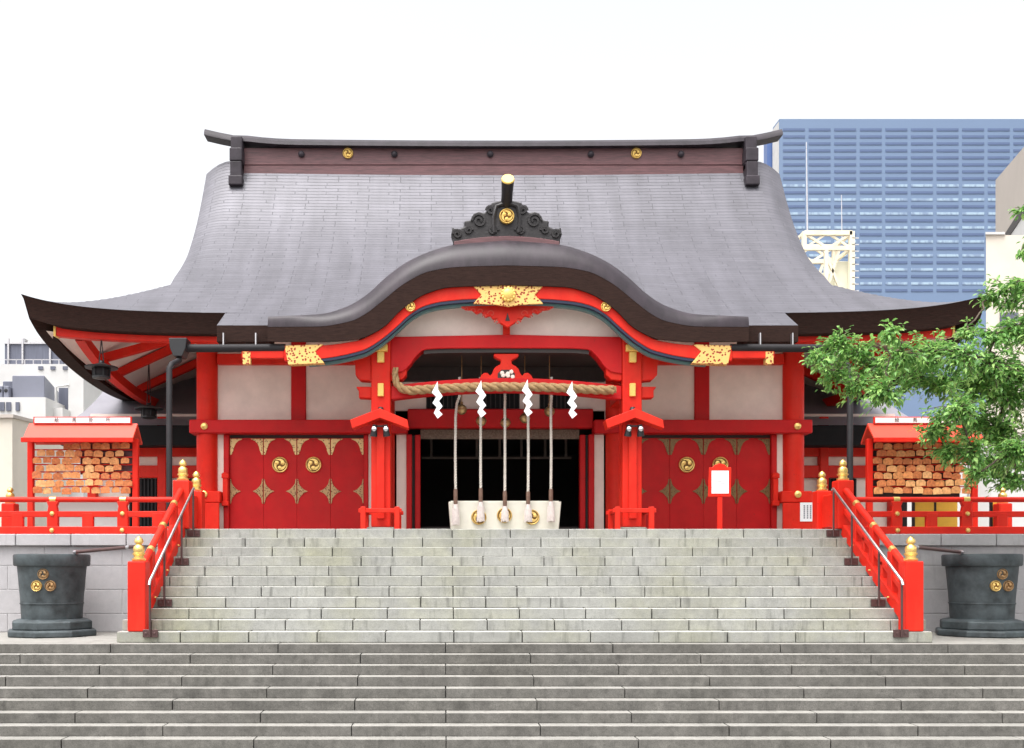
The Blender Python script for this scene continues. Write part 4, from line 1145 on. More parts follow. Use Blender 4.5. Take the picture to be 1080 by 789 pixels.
for s, side in ((-1, 'left'), (1, 'right')):
    x = s * NX
    t = thing('stair_balustrade', 'sloping vermilion balustrade with gilt finials along the %s edge of the upper steps' % side, 'balustrade', (x, 17.1, LAND + RU), 'stair balustrades')
    newel(t, x, 17.14, LAND + RU + 0.003, PZ(592, 17.1), 0.30)
    newel(t, x, 20.05, PLAT + 0.003, PZ(507, 20.0), 0.32)
    newel(t, x, 21.15, PLAT + 0.003, PZ(518, 21.1), 0.30)
    d0, d1 = 17.30, 19.88
    zt0, zt1 = 2.76, 4.26; zb0_, zb1_ = 1.93, 3.50
    c = MB(); c.tube([(x, d0, zt0), (x, d1, zt1)], 0.060, 14); c.build('handrail', M['red'], t, smooth=40)
    c = MB(); c.bar((x, d0, lerp(zt0, zb0_, 0.52)), (x, d1, lerp(zt1, zb1_, 0.52)), 0.10, 0.11); c.build('middle_rail', M['red'], t, bevel=0.012)
    c = MB(); c.bar((x, d0 - 0.02, zb0_), (x, d1 + 0.02, zb1_), 0.16, 0.22); c.build('bottom_rail', M['red'], t, bevel=0.012)
    for q in (0.2, 0.5, 0.8):
        d = lerp(d0, d1, q)
        c = MB(); c.box(x - 0.065, x + 0.065, d - 0.09, d + 0.09, lerp(zb0_, zb1_, q) + 0.05, lerp(zt0, zt1, q) - 0.02); c.build('baluster', M['red'], t, bevel=0.01)
    for q in (0.35, 0.65):
        d = lerp(d0, d1, q)
        c = MB(); c.box(x - 0.05, x + 0.05, d - 0.06, d + 0.06, lerp(zb0_, zb1_, q) + 0.05, lerp(lerp(zt0, zt1, q), lerp(zb0_, zb1_, q), 0.52)); c.build('baluster', M['red'], t, bevel=0.01)
    for q in (0.2, 0.5, 0.8):
        c = MB(); d = lerp(d0, d1, q); zz = lerp(zt0, zt1, q)
        c.tube([(x, d - 0.045, zz - 0.026), (x, d + 0.045, zz + 0.026)], 0.066, 14)
        c.build('gilt_band', M['gold'], t, smooth=40)
    for q in (0.2, 0.5, 0.8):
        d = lerp(d0, d1, q); zz = lerp(zb0_, zb1_, q)
        c = MB()
        for sx in (-1, 1):
            c.lathe([(0.034, -0.012), (0.034, 0.0), (0.02, 0.012)], (x + sx * 0.08, d, zz), 10)
        c.build('gilt_stud', M['gold'], t, smooth=40)
    # short level return on the terrace
    c = MB(); c.box(x - 0.06, x + 0.06, 20.22, 21.0, PLAT + 0.06, PLAT + 0.72); c.build('return_panel', M['red'], t, bevel=0.012)
    a, b = sorted((s * 6.62, s * 7.62))
    c = MB(); c.box(a, b, DM - 0.36, DM - 0.30, PLAT + 0.02, PZ(531.5, DM)); c.build('return_panel', M['red'], t, bevel=0.012)

# paper notice on the right return panel
d = DM - 0.37; x = PX(851.5, d); k = d / 1080
tn = thing('paper_notice', 'white paper notice fixed to the red panel beside the right outer pillar', 'notice', (x, d, PZ(540, d)))
c = MB(); c.box(x - 7.6 * k, x + 7.6 * k, d, d + 0.006, PZ(550, d), PZ(530, d)); c.build('paper_sheet', M['paper'], tn)
for u in (-3.2, 0.2, 3.4):
    c = MB()
    for q in range(7):
        z = PZ(533.5 + q * 2.1, d); c.box(x + (u - 0.8) * k, x + (u + 0.8) * k, d - 0.002, d - 0.0005, z - 0.02, z + 0.016)
    c.build('written_line', M['fadedink'], tn)

# ------------------------------------------------------------------ steel handrails
for s, side in ((-1, 'left'), (1, 'right')):
    x = s * 6.22
    t = thing('steel_handrail', 'slim steel handrail on brown posts beside the %s balustrade of the steps' % side, 'handrail', (x, 16.95, LAND), 'steel handrails')
    pos = ((0, 1.66), (3, 2.14), (7, 2.87), (10, 3.43))
    def zr(d): return 2.53 + (d - 16.93) * 0.594
    c = MB(); c.tube([(x, 16.90, zr(16.90) - 0.05), (x, 16.93, zr(16.93)), (x, 19.92, zr(19.92)), (x, 19.96, zr(19.96) - 0.05)], 0.024, 10); c.build('rail', M['steel'], t, smooth=50)
    for k_, z in pos:
        d = D1 + k_ * TU
        c = MB(); c.tube([(x, d - 0.06, z - 0.06), (x, d - 0.06, zr(d - 0.06))], 0.020, 8); p = c.build('post', M['post'], t, smooth=50)
        c = MB(); c.box(x - 0.125, x + 0.125, d - 0.045, d - 0.008, z - 0.065, z + 0.065)
        c.box(x - 0.09, x - 0.05, d - 0.055, d - 0.045, z - 0.02, z + 0.02); c.box(x + 0.05, x + 0.09, d - 0.055, d - 0.045, z - 0.02, z + 0.02); c.build('base_plate', M['post'], p, bevel=0.006)

# ------------------------------------------------------------------ terrace railings
for s, side in ((-1, 'left'), (1, 'right')):
    xa, xb = sorted((s * 6.64, s * 15.5)); d = 20.03
    t = thing('terrace_railing', 'vermilion terrace railing on top of the stone wall %s of the steps' % side, 'railing', (s * 11, d, LEDGE), 'terrace railings')
    c = MB(); c.tube([(xa, d, PZ(527, d)), (xb, d, PZ(527, d))], 0.052, 12); c.build('top_rail', M['red'], t, smooth=40)
    c = MB(); c.box(xa, xb, d - 0.045, d + 0.045, PZ(545.4, d), PZ(539.3, d)); c.build('middle_rail', M['red'], t, bevel=0.01)
    c = MB(); c.box(xa, xb, d - 0.07, d + 0.07, LEDGE + 0.003, PZ(555.6, d)); c.build('bottom_rail', M['red'], t, bevel=0.01)
    p0 = abs(PX(130, d)) if s < 0 else PX(945, d)
    i = 0
    for q in range(12):
        xx = p0 - 1.37 + q * 0.685
        if xx < 6.7 or xx > 15.3: continue
        full = (q % 2 == 0)
        w = 0.105 if full else 0.09
        c = MB()
        if full:
            c.prism([(s*xx - w, LEDGE + .01), (s*xx + w, LEDGE + .01), (s*xx + w, PZ(541, d)), (s*xx + w*.75, PZ(534, d)), (s*xx + w*1.1, PZ(529, d)), (s*xx - w*1.1, PZ(529, d)), (s*xx - w*.75, PZ(534, d)), (s*xx - w, PZ(541, d))], d - 0.055, d + 0.055)
        else:
            c.box(s*xx - w*1.2, s*xx + w*1.2, d - 0.05, d + 0.05, LEDGE + .01, PZ(541, d))
        p = c.build('baluster', M['red'], t, bevel=0.01)
        if full:
            for zz in (PZ(542, d), PZ(559.5, d)):
                c = MB(); c.lathe([(0.05, 0), (0.04, 0.022), (0.012, 0.034)], (s*xx, d - 0.056 - (0.016 if zz < 3.6 else 0), zz), 8, axis='y'); c.build('gilt_stud', M['gold'], p, smooth=40)
            c = MB(); c.tube([(s*xx - 0.06, d, PZ(527, d)), (s*xx + 0.06, d, PZ(527, d))], 0.058, 12); c.build('gilt_band', M['gold'], p, smooth=40)
    # inner corner post behind
    xx = s * 10.68
    c = MB(); c.box(xx - 0.14, xx + 0.14, 21.9, 22.18, PLAT, PZ(531, 22)); p = c.build('corner_post', M['red'], t, bevel=0.02)
    c = MB(); c.lathe([(r * 0.95, h * 0.85) for r, h in FIN], (xx, 22.04, PZ(531, 22) - 0.004), 18); c.build('gilt_finial', M['gold'], p, smooth=40)

# ------------------------------------------------------------------ bronze vats
for s, side in ((-1, 'left'), (1, 'right')):
    x = s * 8.6; d = 18.95; z = LAND
    t = thing('bronze_vat', 'large dark bronze water vat on a stepped plinth, %s of the steps' % side, 'vat', (x, d, z), 'bronze vats')
    c = MB(); c.lathe([(0.53, 0.30), (0.535, 0.34), (0.555, 0.7), (0.585, 1.05), (0.605, 1.26), (0.61, 1.285)], (x, d, z), 48); vb = c.build('vat_body', M['bronze'], t, smooth=40)
    for (r_, h_) in ((0.552, 0.60),):
        c = MB(); c.lathe([(r_ - 0.03, h_ - 0.018), (r_ + 0.006, h_ - 0.012), (r_ + 0.010, h_), (r_ + 0.006, h_ + 0.012), (r_ - 0.03, h_ + 0.018)], (x, d, z), 48); c.build('raised_band', M['bronze'], vb, smooth=40)
    c = MB(); c.lathe([(0.61, 1.28), (0.655, 1.285), (0.67, 1.31), (0.675, 1.47), (0.66, 1.50), (0.59, 1.505), (0.57, 1.46), (0.56, 1.30)], (x, d, z), 48); c.build('vat_rim', M['bronze'], t, smooth=40)
    c = MB()
    c.lathe([(0.80, -0.003), (0.82, 0.02), (0.82, 0.10), (0.79, 0.125)], (x, d, z), 8); c.lathe([(0.72, 0.12), (0.74, 0.14), (0.74, 0.27), (0.70, 0.29), (0.60, 0.315)], (x, d, z), 8)
    c.build('plinth', M['bronze'], t, bevel=0.012)
    tag_x = x; dd = d - 0.60
    k = 18.35 / 1080
    c0 = x
    for (px, pz, mm) in ((0, PZ(605.5, 18.35), 'antique'), (-7.0, PZ(618, 18.35), 'gold'), (7.0, PZ(618, 18.35), 'antique')):
        c = MB(); xx = c0 + px * k + (0.06 if s < 0 else 0.06)
        crest_disc(c, (xx, d - math.sqrt(0.584**2 - (xx - x)**2) + 0.012, pz), 0.098, th=0.03); c.build('crest', [M[mm], M['crestdark']], t, smooth=40)
    # pole from balustrade to vat rim
    pt = thing('barrier_pole', 'slim brown pole reaching from the %s balustrade post to the bronze vat rim' % side, 'pole', (s * 7.4, 18.4, 3.05), 'poles beside the vats')
    a = Vector((s * 6.66, 17.6, 3.10)); b = Vector((s * 8.05, 18.62, z + 1.505 + 0.03))
    a.z = PZ(576.5, 17.6)
    c = MB(); c.tube([a, b], 0.032, 10); c.build('pole_shaft', M['post'], pt, smooth=50)
    c = MB(); v = (b - a).normalized(); c.tube([b - v * 0.05, b + v * 0.03], 0.040, 10); c.tube([a.lerp(b, 0.08), a.lerp(b, 0.13)], 0.040, 10); c.build('end_cap', M['steel'], pt, smooth=50)

# ------------------------------------------------------------------ votive plaque racks
def text_mesh(name, body, size, loc, m, parent):
    cu = bpy.data.curves.new(name, 'FONT'); cu.body = body; cu.size = size; cu.align_x = 'CENTER'; cu.align_y = 'CENTER'; cu.extrude = 0.002
    o = bpy.data.objects.new(name, cu); COL.objects.link(o)
    bpy.context.view_layer.update()
    dg = bpy.context.evaluated_depsgraph_get()
    me = bpy.data.meshes.new_from_object(o.evaluated_get(dg))
    bpy.data.objects.remove(o); bpy.data.curves.remove(cu)
    me.materials.clear(); me.materials.append(m)
    n = bpy.data.objects.new(name, me); COL.objects.link(n)
    o0 = ORIGIN[parent.name]
    n.parent = parent; n.location = (loc[0]-o0[0], loc[1]-o0[1], loc[2]-o0[2]); n.rotation_euler = (R(90), 0, 0)
    return n
pq = MB()
pq.prism([(-0.09, -0.062), (0.09, -0.062), (0.094, 0.03), (0.06, 0.056), (0, 0.07), (-0.06, 0.056), (-0.094, 0.03)], -0.006, 0.006)
proto = pq.build('votive_plaque', M['plaque'], bevel=0.003)
proto_used = False
for s, side in ((-1, 'left'), (1, 'right')):
    d = 21.5; x = PX(88, d) if s < 0 else PX(972, d)
    t = thing('plaque_rack', 'red roofed rack hung with wooden votive plaques on the terrace, %s of the hall' % side, 'plaque rack', (x, d, PLAT), 'plaque racks')
    k = d / 1080; hw = 1.10
    for q in (-1, 1):
        c = MB(); c.box(x + q*hw - 0.06, x + q*hw + 0.06, d - 0.06, d + 0.06, PLAT, PZ(463, d)); c.build('post', M['red'], t, bevel=0.012)
        c = MB(); c.box(x + q*hw - 0.055, x + q*hw + 0.055, d - 0.35, d + 0.35, PLAT, PLAT + 0.1); c.build('foot', M['red'], t, bevel=0.012)
    hr = 1.14
    c = MB()
    c.prism([(d - 0.34, PZ(462.5, d - .3)), (d - 0.34, PZ(465.5, d - .3)), (d, PZ(451, d)), (d + 0.34, PZ(465.5, d - .3)), (d + 0.34, PZ(462.5, d - .3)), (d, PZ(446.5, d))], x - hr, x + hr, plane='yz')
    rf = c.build('rack_roof', M['orange'], t, bevel=0.008)
    c = MB(); c.box(x - hr - 0.02, x + hr + 0.02, d - 0.39, d - 0.345, PZ(466.5, d - .36), PZ(461.5, d - .36)); c.build('eave_board', M['red'], rf, bevel=0.01)
    c = MB(); c.box(x - 1.03, x + 1.03, d - 0.06, d - 0.02, PZ(447.3, d), PZ(440, d)); sb = c.build('sign_board', M['red'], t, bevel=0.006)
    c = MB(); c.box(x - 1.0, x + 1.0, d - 0.068, d - 0.0605, PZ(446.5, d), PZ(441, d)); c.build('sign_face', M['signwhite'], sb)
    if s < 0:
        for ch, px in (('絵', 61), ('馬', 79.5), ('掛', 97), ('所', 115)):
            text_mesh('lettering', ch, 0.10, (PX(px, d), d - 0.0695, PZ(443.8, d)), M['ink'], sb)
    else:
        for ch, px in (('絵', 944.5), ('馬', 963.5), ('掛', 982), ('所', 1000)):
            text_mesh('lettering', ch, 0.10, (PX(px, d), d - 0.0695, PZ(443.8, d)), M['ink'], sb)
    c = MB()
    for r_ in range(7): c.box(x - hw + 0.06, x + hw - 0.06, d - 0.012, d + 0.012, PZ(467.3 + r_ * 7.8, d), PZ(466 + r_ * 7.8, d))
    c.build('hanging_bar', M['red'], t)
    if s > 0:
        c = MB(); c.box(x - hw + 0.062, x + hw - 0.25, d + 0.10, d + 0.13, PZ(524, d), PZ(466, d)); c.build('back_board', M['darkwood'], t)
    else:
        c = MB(); c.box(x - 0.10, x + hw - 0.062, d + 0.10, d + 0.13, PZ(500, d), PZ(466, d)); c.build('back_board', M['ridgewood'], t)
    lab = 'small house-shaped wooden votive plaque hung in the rows of the %s rack' % side
    grp = 'votive plaques on the %s rack' % side
    for row in range(7):
        for col in range(10):
            if s < 0 and col < 7 and random.random() < 0.04: continue
            if s < 0 and row == 0 and col < 3: continue
            px_ = x - hw + 0.17 + col * 0.205 + (0.05 if row % 2 else -0.01) + random.uniform(-0.022, 0.022) * (1 if s < 0 else 0.4)
            if px_ > x + hw - 0.13: continue
            pz_ = PZ(470.8 + row * 7.8, d) + random.uniform(-0.018, 0.018)
            if not proto_used: o = proto; proto_used = True
            else: o = proto.copy(); COL.objects.link(o)
            o.location = (px_, d - 0.05 - random.uniform(0, 0.05), pz_)
            o.rotation_euler = (R(random.uniform(-6, 10)), R(random.uniform(-3.5, 3.5)), R(random.uniform(-9, 9)))
            sc_ = random.uniform(0.92, 1.12) if s < 0 else random.uniform(0.98, 1.10); o.scale = (sc_, 1, sc_ * random.uniform(0.95, 1.12))
            tag(o, lab, 'votive plaque', grp)
    # tables / boards seen below the racks
    if s < 0:
        c = MB(); c.box(x - 0.9, x + 0.72, d + 0.35, d + 0.40, PLAT, PZ(527, d)); 
        tag(c.build('low_screen', M['offwhite'], bevel=0.008, at=(x, d + .37, PLAT)), 'plain white low board standing behind the left plaque rack', 'board')

# yellow boards behind the right railing
d = 22.2
for (pa, pb, lab) in ((965, 985.5, 'yellow board behind the right railing, nearer the steps'), (987.5, 1010, 'yellow board behind the right railing, under the plaque rack end'), (1047, 1054, 'narrow yellow board behind the right railing below the tree')):
    t = thing('yellow_board', lab, 'board', (PX((pa + pb) / 2, d), d, PLAT), 'yellow boards')
    c = MB(); c.box(PX(pa, d), PX(pb, d), d, d + 0.04, PLAT + 0.02, PZ(527, d)); c.build('panel', M['yellow'], t, bevel=0.006)
    c = MB(); c.box(PX(pa, d) - 0.05, PX(pa, d) - 0.005, d - 0.01, d + 0.05, PLAT, PZ(526, d)); c.build('frame_post', M['black'], t)
d = 22.6
c = MB(); c.box(PX(946, d), PX(957, d), d, d + 0.3, PLAT, PZ(528, d)); c.box(PX(945, d), PX(958, d), d - 0.02, d + 0.32, PZ(528, d), PZ(526.5, d))
tag(c.build('dark_cabinet', M['zinc'], bevel=0.01, at=(PX(951, d), d, PLAT)), 'small dark cabinet behind the right railing beside the yellow boards', 'cabinet')
c = MB(); c.box(PX(1022, 24), PX(1046, 24), 24, 24.1, PLAT, PZ(455, 24)); c.box(PX(1022, 24) - .03, PX(1046, 24) + .03, 23.97, 24.13, PZ(455, 24), PZ(453, 24))
tag(c.build('white_screen', M['offwhite'], bevel=0.01, at=(PX(1034, 24), 24, PLAT)), 'tall white panel behind the right plaque rack, partly hidden by leaves', 'panel')

# ------------------------------------------------------------------ red notice stand before the right doors
d = 21.7; x = PX(759.5, d)
t = thing('notice_stand', 'red notice stand holding a white sheet in front of the right doors', 'notice stand', (x, d, PLAT))
k = d / 1080
pl = [(-12.5, 524), (-11.5, 493), (-8, 493), (-5, 490), (0, 488.7), (5, 490), (8, 493), (12, 493), (11.5, 524)]
c = MB(); c.prism([(x + a * k, PZ(b, d)) for a, b in pl], d, d + 0.05); c.build('board', M['red'], t, bevel=0.01)
c = MB(); c.box(x - 9 * k, x + 9 * k, d - 0.008, d - 0.001, PZ(520.5, d), PZ(496.5, d)); sh = c.build('paper_sheet', M['paper'], t)
c = MB()
for q in range(9):
    z = PZ(498.8 + q * 2.25, d); w = random.uniform(4, 7.5) * k
    n = 12
    for i in range(n):
        if random.random() < 0.3: continue
        xx = x - w + 2 * w * i / n; c.box(xx, xx + 2 * w / n * 0.7, d - 0.0095, d - 0.0082, z - 0.008, z + 0.006)
c.build('written_lines', M['fadedink'], sh)
c = MB(); c.box(x - 2.6 * k, x + 2.6 * k, d + 0.003, d + 0.045, PLAT + 0.05, PZ(524, d)); c.build('stand_post', M['red'], t, bevel=0.01)
c = MB(); c.box(x - 0.22, x + 0.22, d - 0.15, d + 0.2, PLAT, PLAT + 0.05); c.build('stand_foot', M['red'], t, bevel=0.01)

# ------------------------------------------------------------------ background buildings
def rbox(mb, cx_, cy_, w, dp, z0, z1, ang, mi=0):
    ca, sa = math.cos(ang), math.sin(ang)
    ps = [(cx_ + a*w/2*ca - b*dp/2*sa, cy_ + a*w/2*sa + b*dp/2*ca) for a, b in ((-1,-1),(1,-1),(1,1),(-1,1))]
    mb.add([(p[0], p[1], z0) for p in ps] + [(p[0], p[1], z1) for p in ps], [(0,3,2,1),(4,5,6,7),(0,1,5,4),(1,2,6,5),(2,3,7,6),(3,0,4,7)], mi)
# left: cream house close by
t = thing('cream_house', 'cream rendered house with flat parapet behind the left plaque rack', 'house', (PX(-20, 36), 38, 0))
c = MB(); c.add([(PX(-90, 33), 33, 0), (PX(13, 33), 33, 0), (PX(70, 40), 40, 0), (PX(-90, 40), 40, 0), (PX(-90, 33), 33, PZ(441, 33)), (PX(13, 33), 33, PZ(441, 33)), (PX(70, 40), 40, PZ(455, 40) ), (PX(-90, 40), 40, PZ(455, 40))],
                [(0,3,2,1),(4,5,6,7),(0,1,5,4),(1,2,6,5),(2,3,7,6),(3,0,4,7)]); c.build('wall', M['cream'], t)
c = MB(); c.add([(PX(-90, 32.9), 32.9, PZ(441, 33)), (PX(14, 32.9), 32.9, PZ(441, 33)), (PX(72, 40), 40, PZ(455, 40)), (PX(-90, 40), 40, PZ(455, 40)), (PX(-90, 32.9), 32.9, PZ(437.5, 33)), (PX(14, 32.9), 32.9, PZ(437.5, 33)), (PX(72, 40), 40, PZ(452, 40)), (PX(-90, 40), 40, PZ(452, 40))],
                [(0,3,2,1),(4,5,6,7),(0,1,5,4),(1,2,6,5),(2,3,7,6),(3,0,4,7)]); c.build('parapet', M['beige'], t)
# mid: white block
t = thing('white_block', 'white office block with a stepped parapet behind the cream house at left', 'building', (PX(20, 50), 52, 0))
c = MB(); c.box(PX(-90, 48), PX(48, 48), 48, 56, 0, PZ(419, 48)); c.build('wall', M['offwhite'], t)
c = MB(); c.box(PX(72, 50), PX(88, 50), 50, 56, 0, PZ(386, 50)); c.box(PX(48.2, 49), PX(66, 49), 49, 55.9, 0, PZ(430, 49)); c.build('stair_tower', M['offwhite'], t)
c = MB(); c.box(PX(62, 50.5), PX(71.8, 50.5), 50.5, 50.7, PZ(445, 50.5), PZ(409, 50.5)); c.build('recess', M['louvre'], t)
c = MB(); zz = 50.0
c.tube([(PX(59, zz), zz, PZ(445, zz)), (PX(59, zz), zz, PZ(408, zz)), (PX(73, zz), zz, PZ(406, zz))], 0.07, 8); c.build('pipe', M['offwhite'], t, smooth=50)
t = thing('rooftop_unit', 'plain grey rooftop plant box standing on the white block at left', 'plant unit', (PX(31, 49), 50, PZ(419, 48)))
c = MB(); c.add([(PX(13, 48.6), 48.6, PZ(419, 48) - .01), (PX(47, 48.6), 48.6, PZ(419, 48) - .01), (PX(62, 53), 53, PZ(419, 48) - .01), (PX(20, 53), 53, PZ(419, 48) - .01),
                 (PX(13, 48.6), 48.6, PZ(396, 48.6)), (PX(47, 48.6), 48.6, PZ(396, 48.6)), (PX(62, 53), 53, PZ(396, 48.6)), (PX(20, 53), 53, PZ(396, 48.6))],
                [(0,3,2,1),(4,5,6,7),(0,1,5,4),(1,2,6,5),(2,3,7,6),(3,0,4,7)]); c.build('casing', M['unitgrey'], t, bevel=0.03)
c = MB(); c.box(PX(-2, 48.5), PX(11, 48.5), 49, 49.5, PZ(419, 48), PZ(402, 49)); c.build('service_box', M['louvre'], t, bevel=0.03)
c = MB()
for px, py, w_ in ((-1, 424, 5), (6, 424, 5), (16, 424, 4)): c.box(PX(px, 47.9), PX(px + w_, 47.9), 47.93, 48.0, PZ(433, 47.9), PZ(py, 47.9)); c.build('window', M['louvre'], t if False else bpy.data.objects['white_block']); c = MB()
ut = thing('air_conditioner', 'small dark air conditioning units in a row on the white block at far left edge', 'air conditioner', (PX(4, 48.5), 48.6, PZ(419, 48)))
for px in (-3, 3.5): 
    c = MB(); c.box(PX(px, 48.3), PX(px + 5.5, 48.3), 48.3, 48.9, PZ(419, 48) + .002, PZ(407, 48.3)); u = c.build('unit', M['unitgrey'], ut, bevel=0.03)
    c = MB(); c.lathe([(0.09, 0), (0.09, 0.01), (0.02, 0.02)], (PX(px + 2.7, 48.3), 48.299, PZ(412, 48.3)), 12, axis='y'); c.build('fan_grille', M['black'], u)
rt = thing('roof_railing', 'thin pale roof railing along the edge of the louvred building at far left', 'railing', (PX(40, 70), 70.2, PZ(384, 70)))
c = MB(); c.box(PX(-20, 70), PX(80, 70), 70.1, 70.16, PZ(379.4, 70), PZ(378.6, 70)); c.build('rail', M['steel'], rt)
for px in range(-2, 80, 9):
    c = MB(); c.box(PX(px, 70), PX(px, 70) + 0.06, 70.1, 70.16, PZ(384, 70) + .002, PZ(379, 70)); c.build('post', M['steel'], rt)
t = thing('louvred_block', 'distant white building topped by a grey louvred plant screen at far left', 'building', (PX(40, 72), 74, 0))
c = MB(); c.box(PX(-80, 70), PX(84, 70), 70, 80, 0, PZ(384, 70)); c.build('wall', M['offwhite'], t)
c = MB(); c.box(PX(5, 71), PX(66, 71), 71, 78, PZ(384, 70), PZ(362, 71)); sc1 = c.build('plant_screen', M['louvre'], t)
c = MB()
for px in (8, 23, 52): c.box(PX(px, 70.9), PX(px, 70.9) + 0.12, 70.85, 71, PZ(384, 71), PZ(357, 71))
c.box(PX(5, 71), PX(66, 71), 70.9, 71.1, PZ(363, 71), PZ(361.5, 71)); c.build('screen_post', M['steel'], sc1)
c = MB(); c.box(PX(8, 73), PX(26, 73), 73, 76, PZ(363, 73), PZ(356, 73)); c.box(PX(29, 73), PX(50, 73), 73, 76, PZ(363, 73), PZ(355, 73)); c.build('cooling_unit', M['offwhite'], sc1, bevel=0.05)
for px in (40, 53, 66, 79):
    c = MB(); c.box(PX(px, 69.9), PX(px + 5, 69.9), 69.92, 70.0, PZ(390, 70), PZ(386.5, 70)); c.build('window', M['louvre'], t)
# right: beige-topped building and cream house
t = thing('beige_building', 'beige building with slanted dark-edged parapet at the right edge', 'building', (PX(1090, 52), 60, 0))
def wedge(mb, x0, y0, x1, y1, z0, za, zb):
    mb.add([(x0, y0, z0), (x0 + 30, y0, z0), (x1 + 30, y1, z0), (x1, y1, z0), (x0, y0, za), (x0 + 30, y0, za), (x1 + 30, y1, zb), (x1, y1, zb)],
           [(0,3,2,1),(4,5,6,7),(0,1,5,4),(1,2,6,5),(2,3,7,6),(3,0,4,7)])
c = MB(); wedge(c, PX(1085, 50), 50, PX(1050, 58), 58, PZ(208, 50), PZ(149, 50), PZ(190, 58)); c.build('upper_wall', M['beige'], t)
c = MB(); wedge(c, PX(1085, 50.02), 50.02, PX(1050.2, 57.98), 57.98, 0, PZ(208, 50) - .5, PZ(208, 50) - .5); c.build('wall', M['offwhite'], t)
c = MB(); wedge(c, PX(1084.5, 49.95), 49.95, PX(1049.7, 57.95), 57.95, PZ(208, 50) - .5, PZ(208, 50) - .01, PZ(208, 50) - .01); c.build('dark_band', M['darkwood'], t)
t = thing('cream_building', 'cream building with plain wall rising behind the tree at right', 'building', (PX(1080, 44), 46, 0))
c = MB(); c.prism([(PX(1040, 44), 44), (PX(1250, 44), 44), (PX(1250, 49), 49), (PX(1041, 49), 49)], 0, PZ(248, 44), plane='xy'); c.build('wall', M['cream'], t)
c = MB(); c.prism([(PX(1039.3, 43.9), 43.9), (PX(1060, 43.9), 43.9), (PX(1062, 49.1), 49.1), (PX(1041, 49.1), 49.1)], PZ(248, 44) + .004, PZ(245.5, 44), plane='xy'); c.build('parapet', M['offwhite'], t)
c = MB(); c.box(PX(1055, 43.95), PX(1074, 43.95), 43.93, 44, PZ(345, 44), PZ(330, 44)); c.build('window', M['louvre'], t)
t = thing('white_annex', 'low white annex wall seen behind the right plaque rack and the boards', 'building', (17, 34, 0))
c = MB(); c.box(11.6, 30, 34, 40, 0.03, PZ(462, 34)); c.build('wall', M['offwhite'], t)
c = MB(); c.box(11.5, 30.1, 33.9, 40.1, PZ(462, 34), PZ(459, 34)); c.build('parapet', M['beige'], t)
# cream steel frame with tank and aerials
t = thing('rooftop_gantry', 'cream steel rooftop frame with tank and thin aerials right of the big roof', 'gantry', (PX(875, 70), 71, 0))
dd = 70; z1, z2, z3 = PZ(246, dd), PZ(262, dd), PZ(310, dd)
c = MB()
X0, X1 = PX(848, dd), PX(898, dd)
for (a, b, dp) in ((X0, X1, 0),):
    for y in (dd, dd + 3):
        c.bar((X0, y, z1), (X1, y, z1), 0.3, 0.3); c.bar((X0, y, z2), (X1, y, z2), 0.25, 0.28)
        c.bar((X0, y, z2 - .1), (X0, y, z1 + .1), 0.26, 0.26); c.bar((X1, y, 0), (X1, y, z1 + .1), 0.34, 0.3); c.bar((X0 + 1.5, y, 0), (X0 + 1.5, y, z2), 0.24, 0.24)
        c.bar((X0, y, z1), ((X0 + X1) / 2, y, z2), 0.16, 0.16); c.bar(((X0 + X1) / 2, y, z2), (X1, y, z1), 0.16, 0.16); c.bar((X0, y, z2), ((X0+X1)/2, y, z1), 0.13, 0.13); c.bar((X1, y, z2), ((X0+X1)/2, y, z1), 0.13, 0.13)
        c.bar((lerp(X0, X1, .45), y, z3), (lerp(X0, X1, .75), y, z2), 0.16, 0.16); c.bar((lerp(X0, X1, .8), y, z3), (lerp(X0, X1, .4), y, z2), 0.16, 0.16)
for x_ in (X0, X1):
    c.bar((x_, dd, z1), (x_, dd + 3, z1), 0.2, 0.2); c.bar((x_, dd, z2), (x_, dd + 3, z2), 0.2, 0.2)
c.build('steel_truss', M['frame'], t)
c = MB()
for q in range(16): c.box(X1 - 0.02, X1 + 0.45, dd - 0.15, dd - 0.1, z1 - 0.4 - q * 0.45, z1 - 0.34 - q * 0.45)
c.build('ladder_rung', M['offwhite'], t)
c = MB(); c.box(PX(880, dd + .5), PX(896, dd + .5), dd + 0.5, dd + 2.4, 0, PZ(273, dd)); c.box(PX(862, dd + .6), PX(880, dd + .6), dd + 0.6, dd + 2, 0, PZ(285, dd)); c.build('tank', M['frameTank'], t, bevel=0.05)
c = MB(); c.tube([(PX(851.5, dd), dd, z1), (PX(850.5, dd), dd, PZ(150, dd))], [0.06, 0.03], 8); c.tube([(PX(894, dd), dd + 1, z1), (PX(893.5, dd), dd + 1, PZ(200, dd))], [0.04, 0.025], 8); c.build('aerial', M['steel'], t)

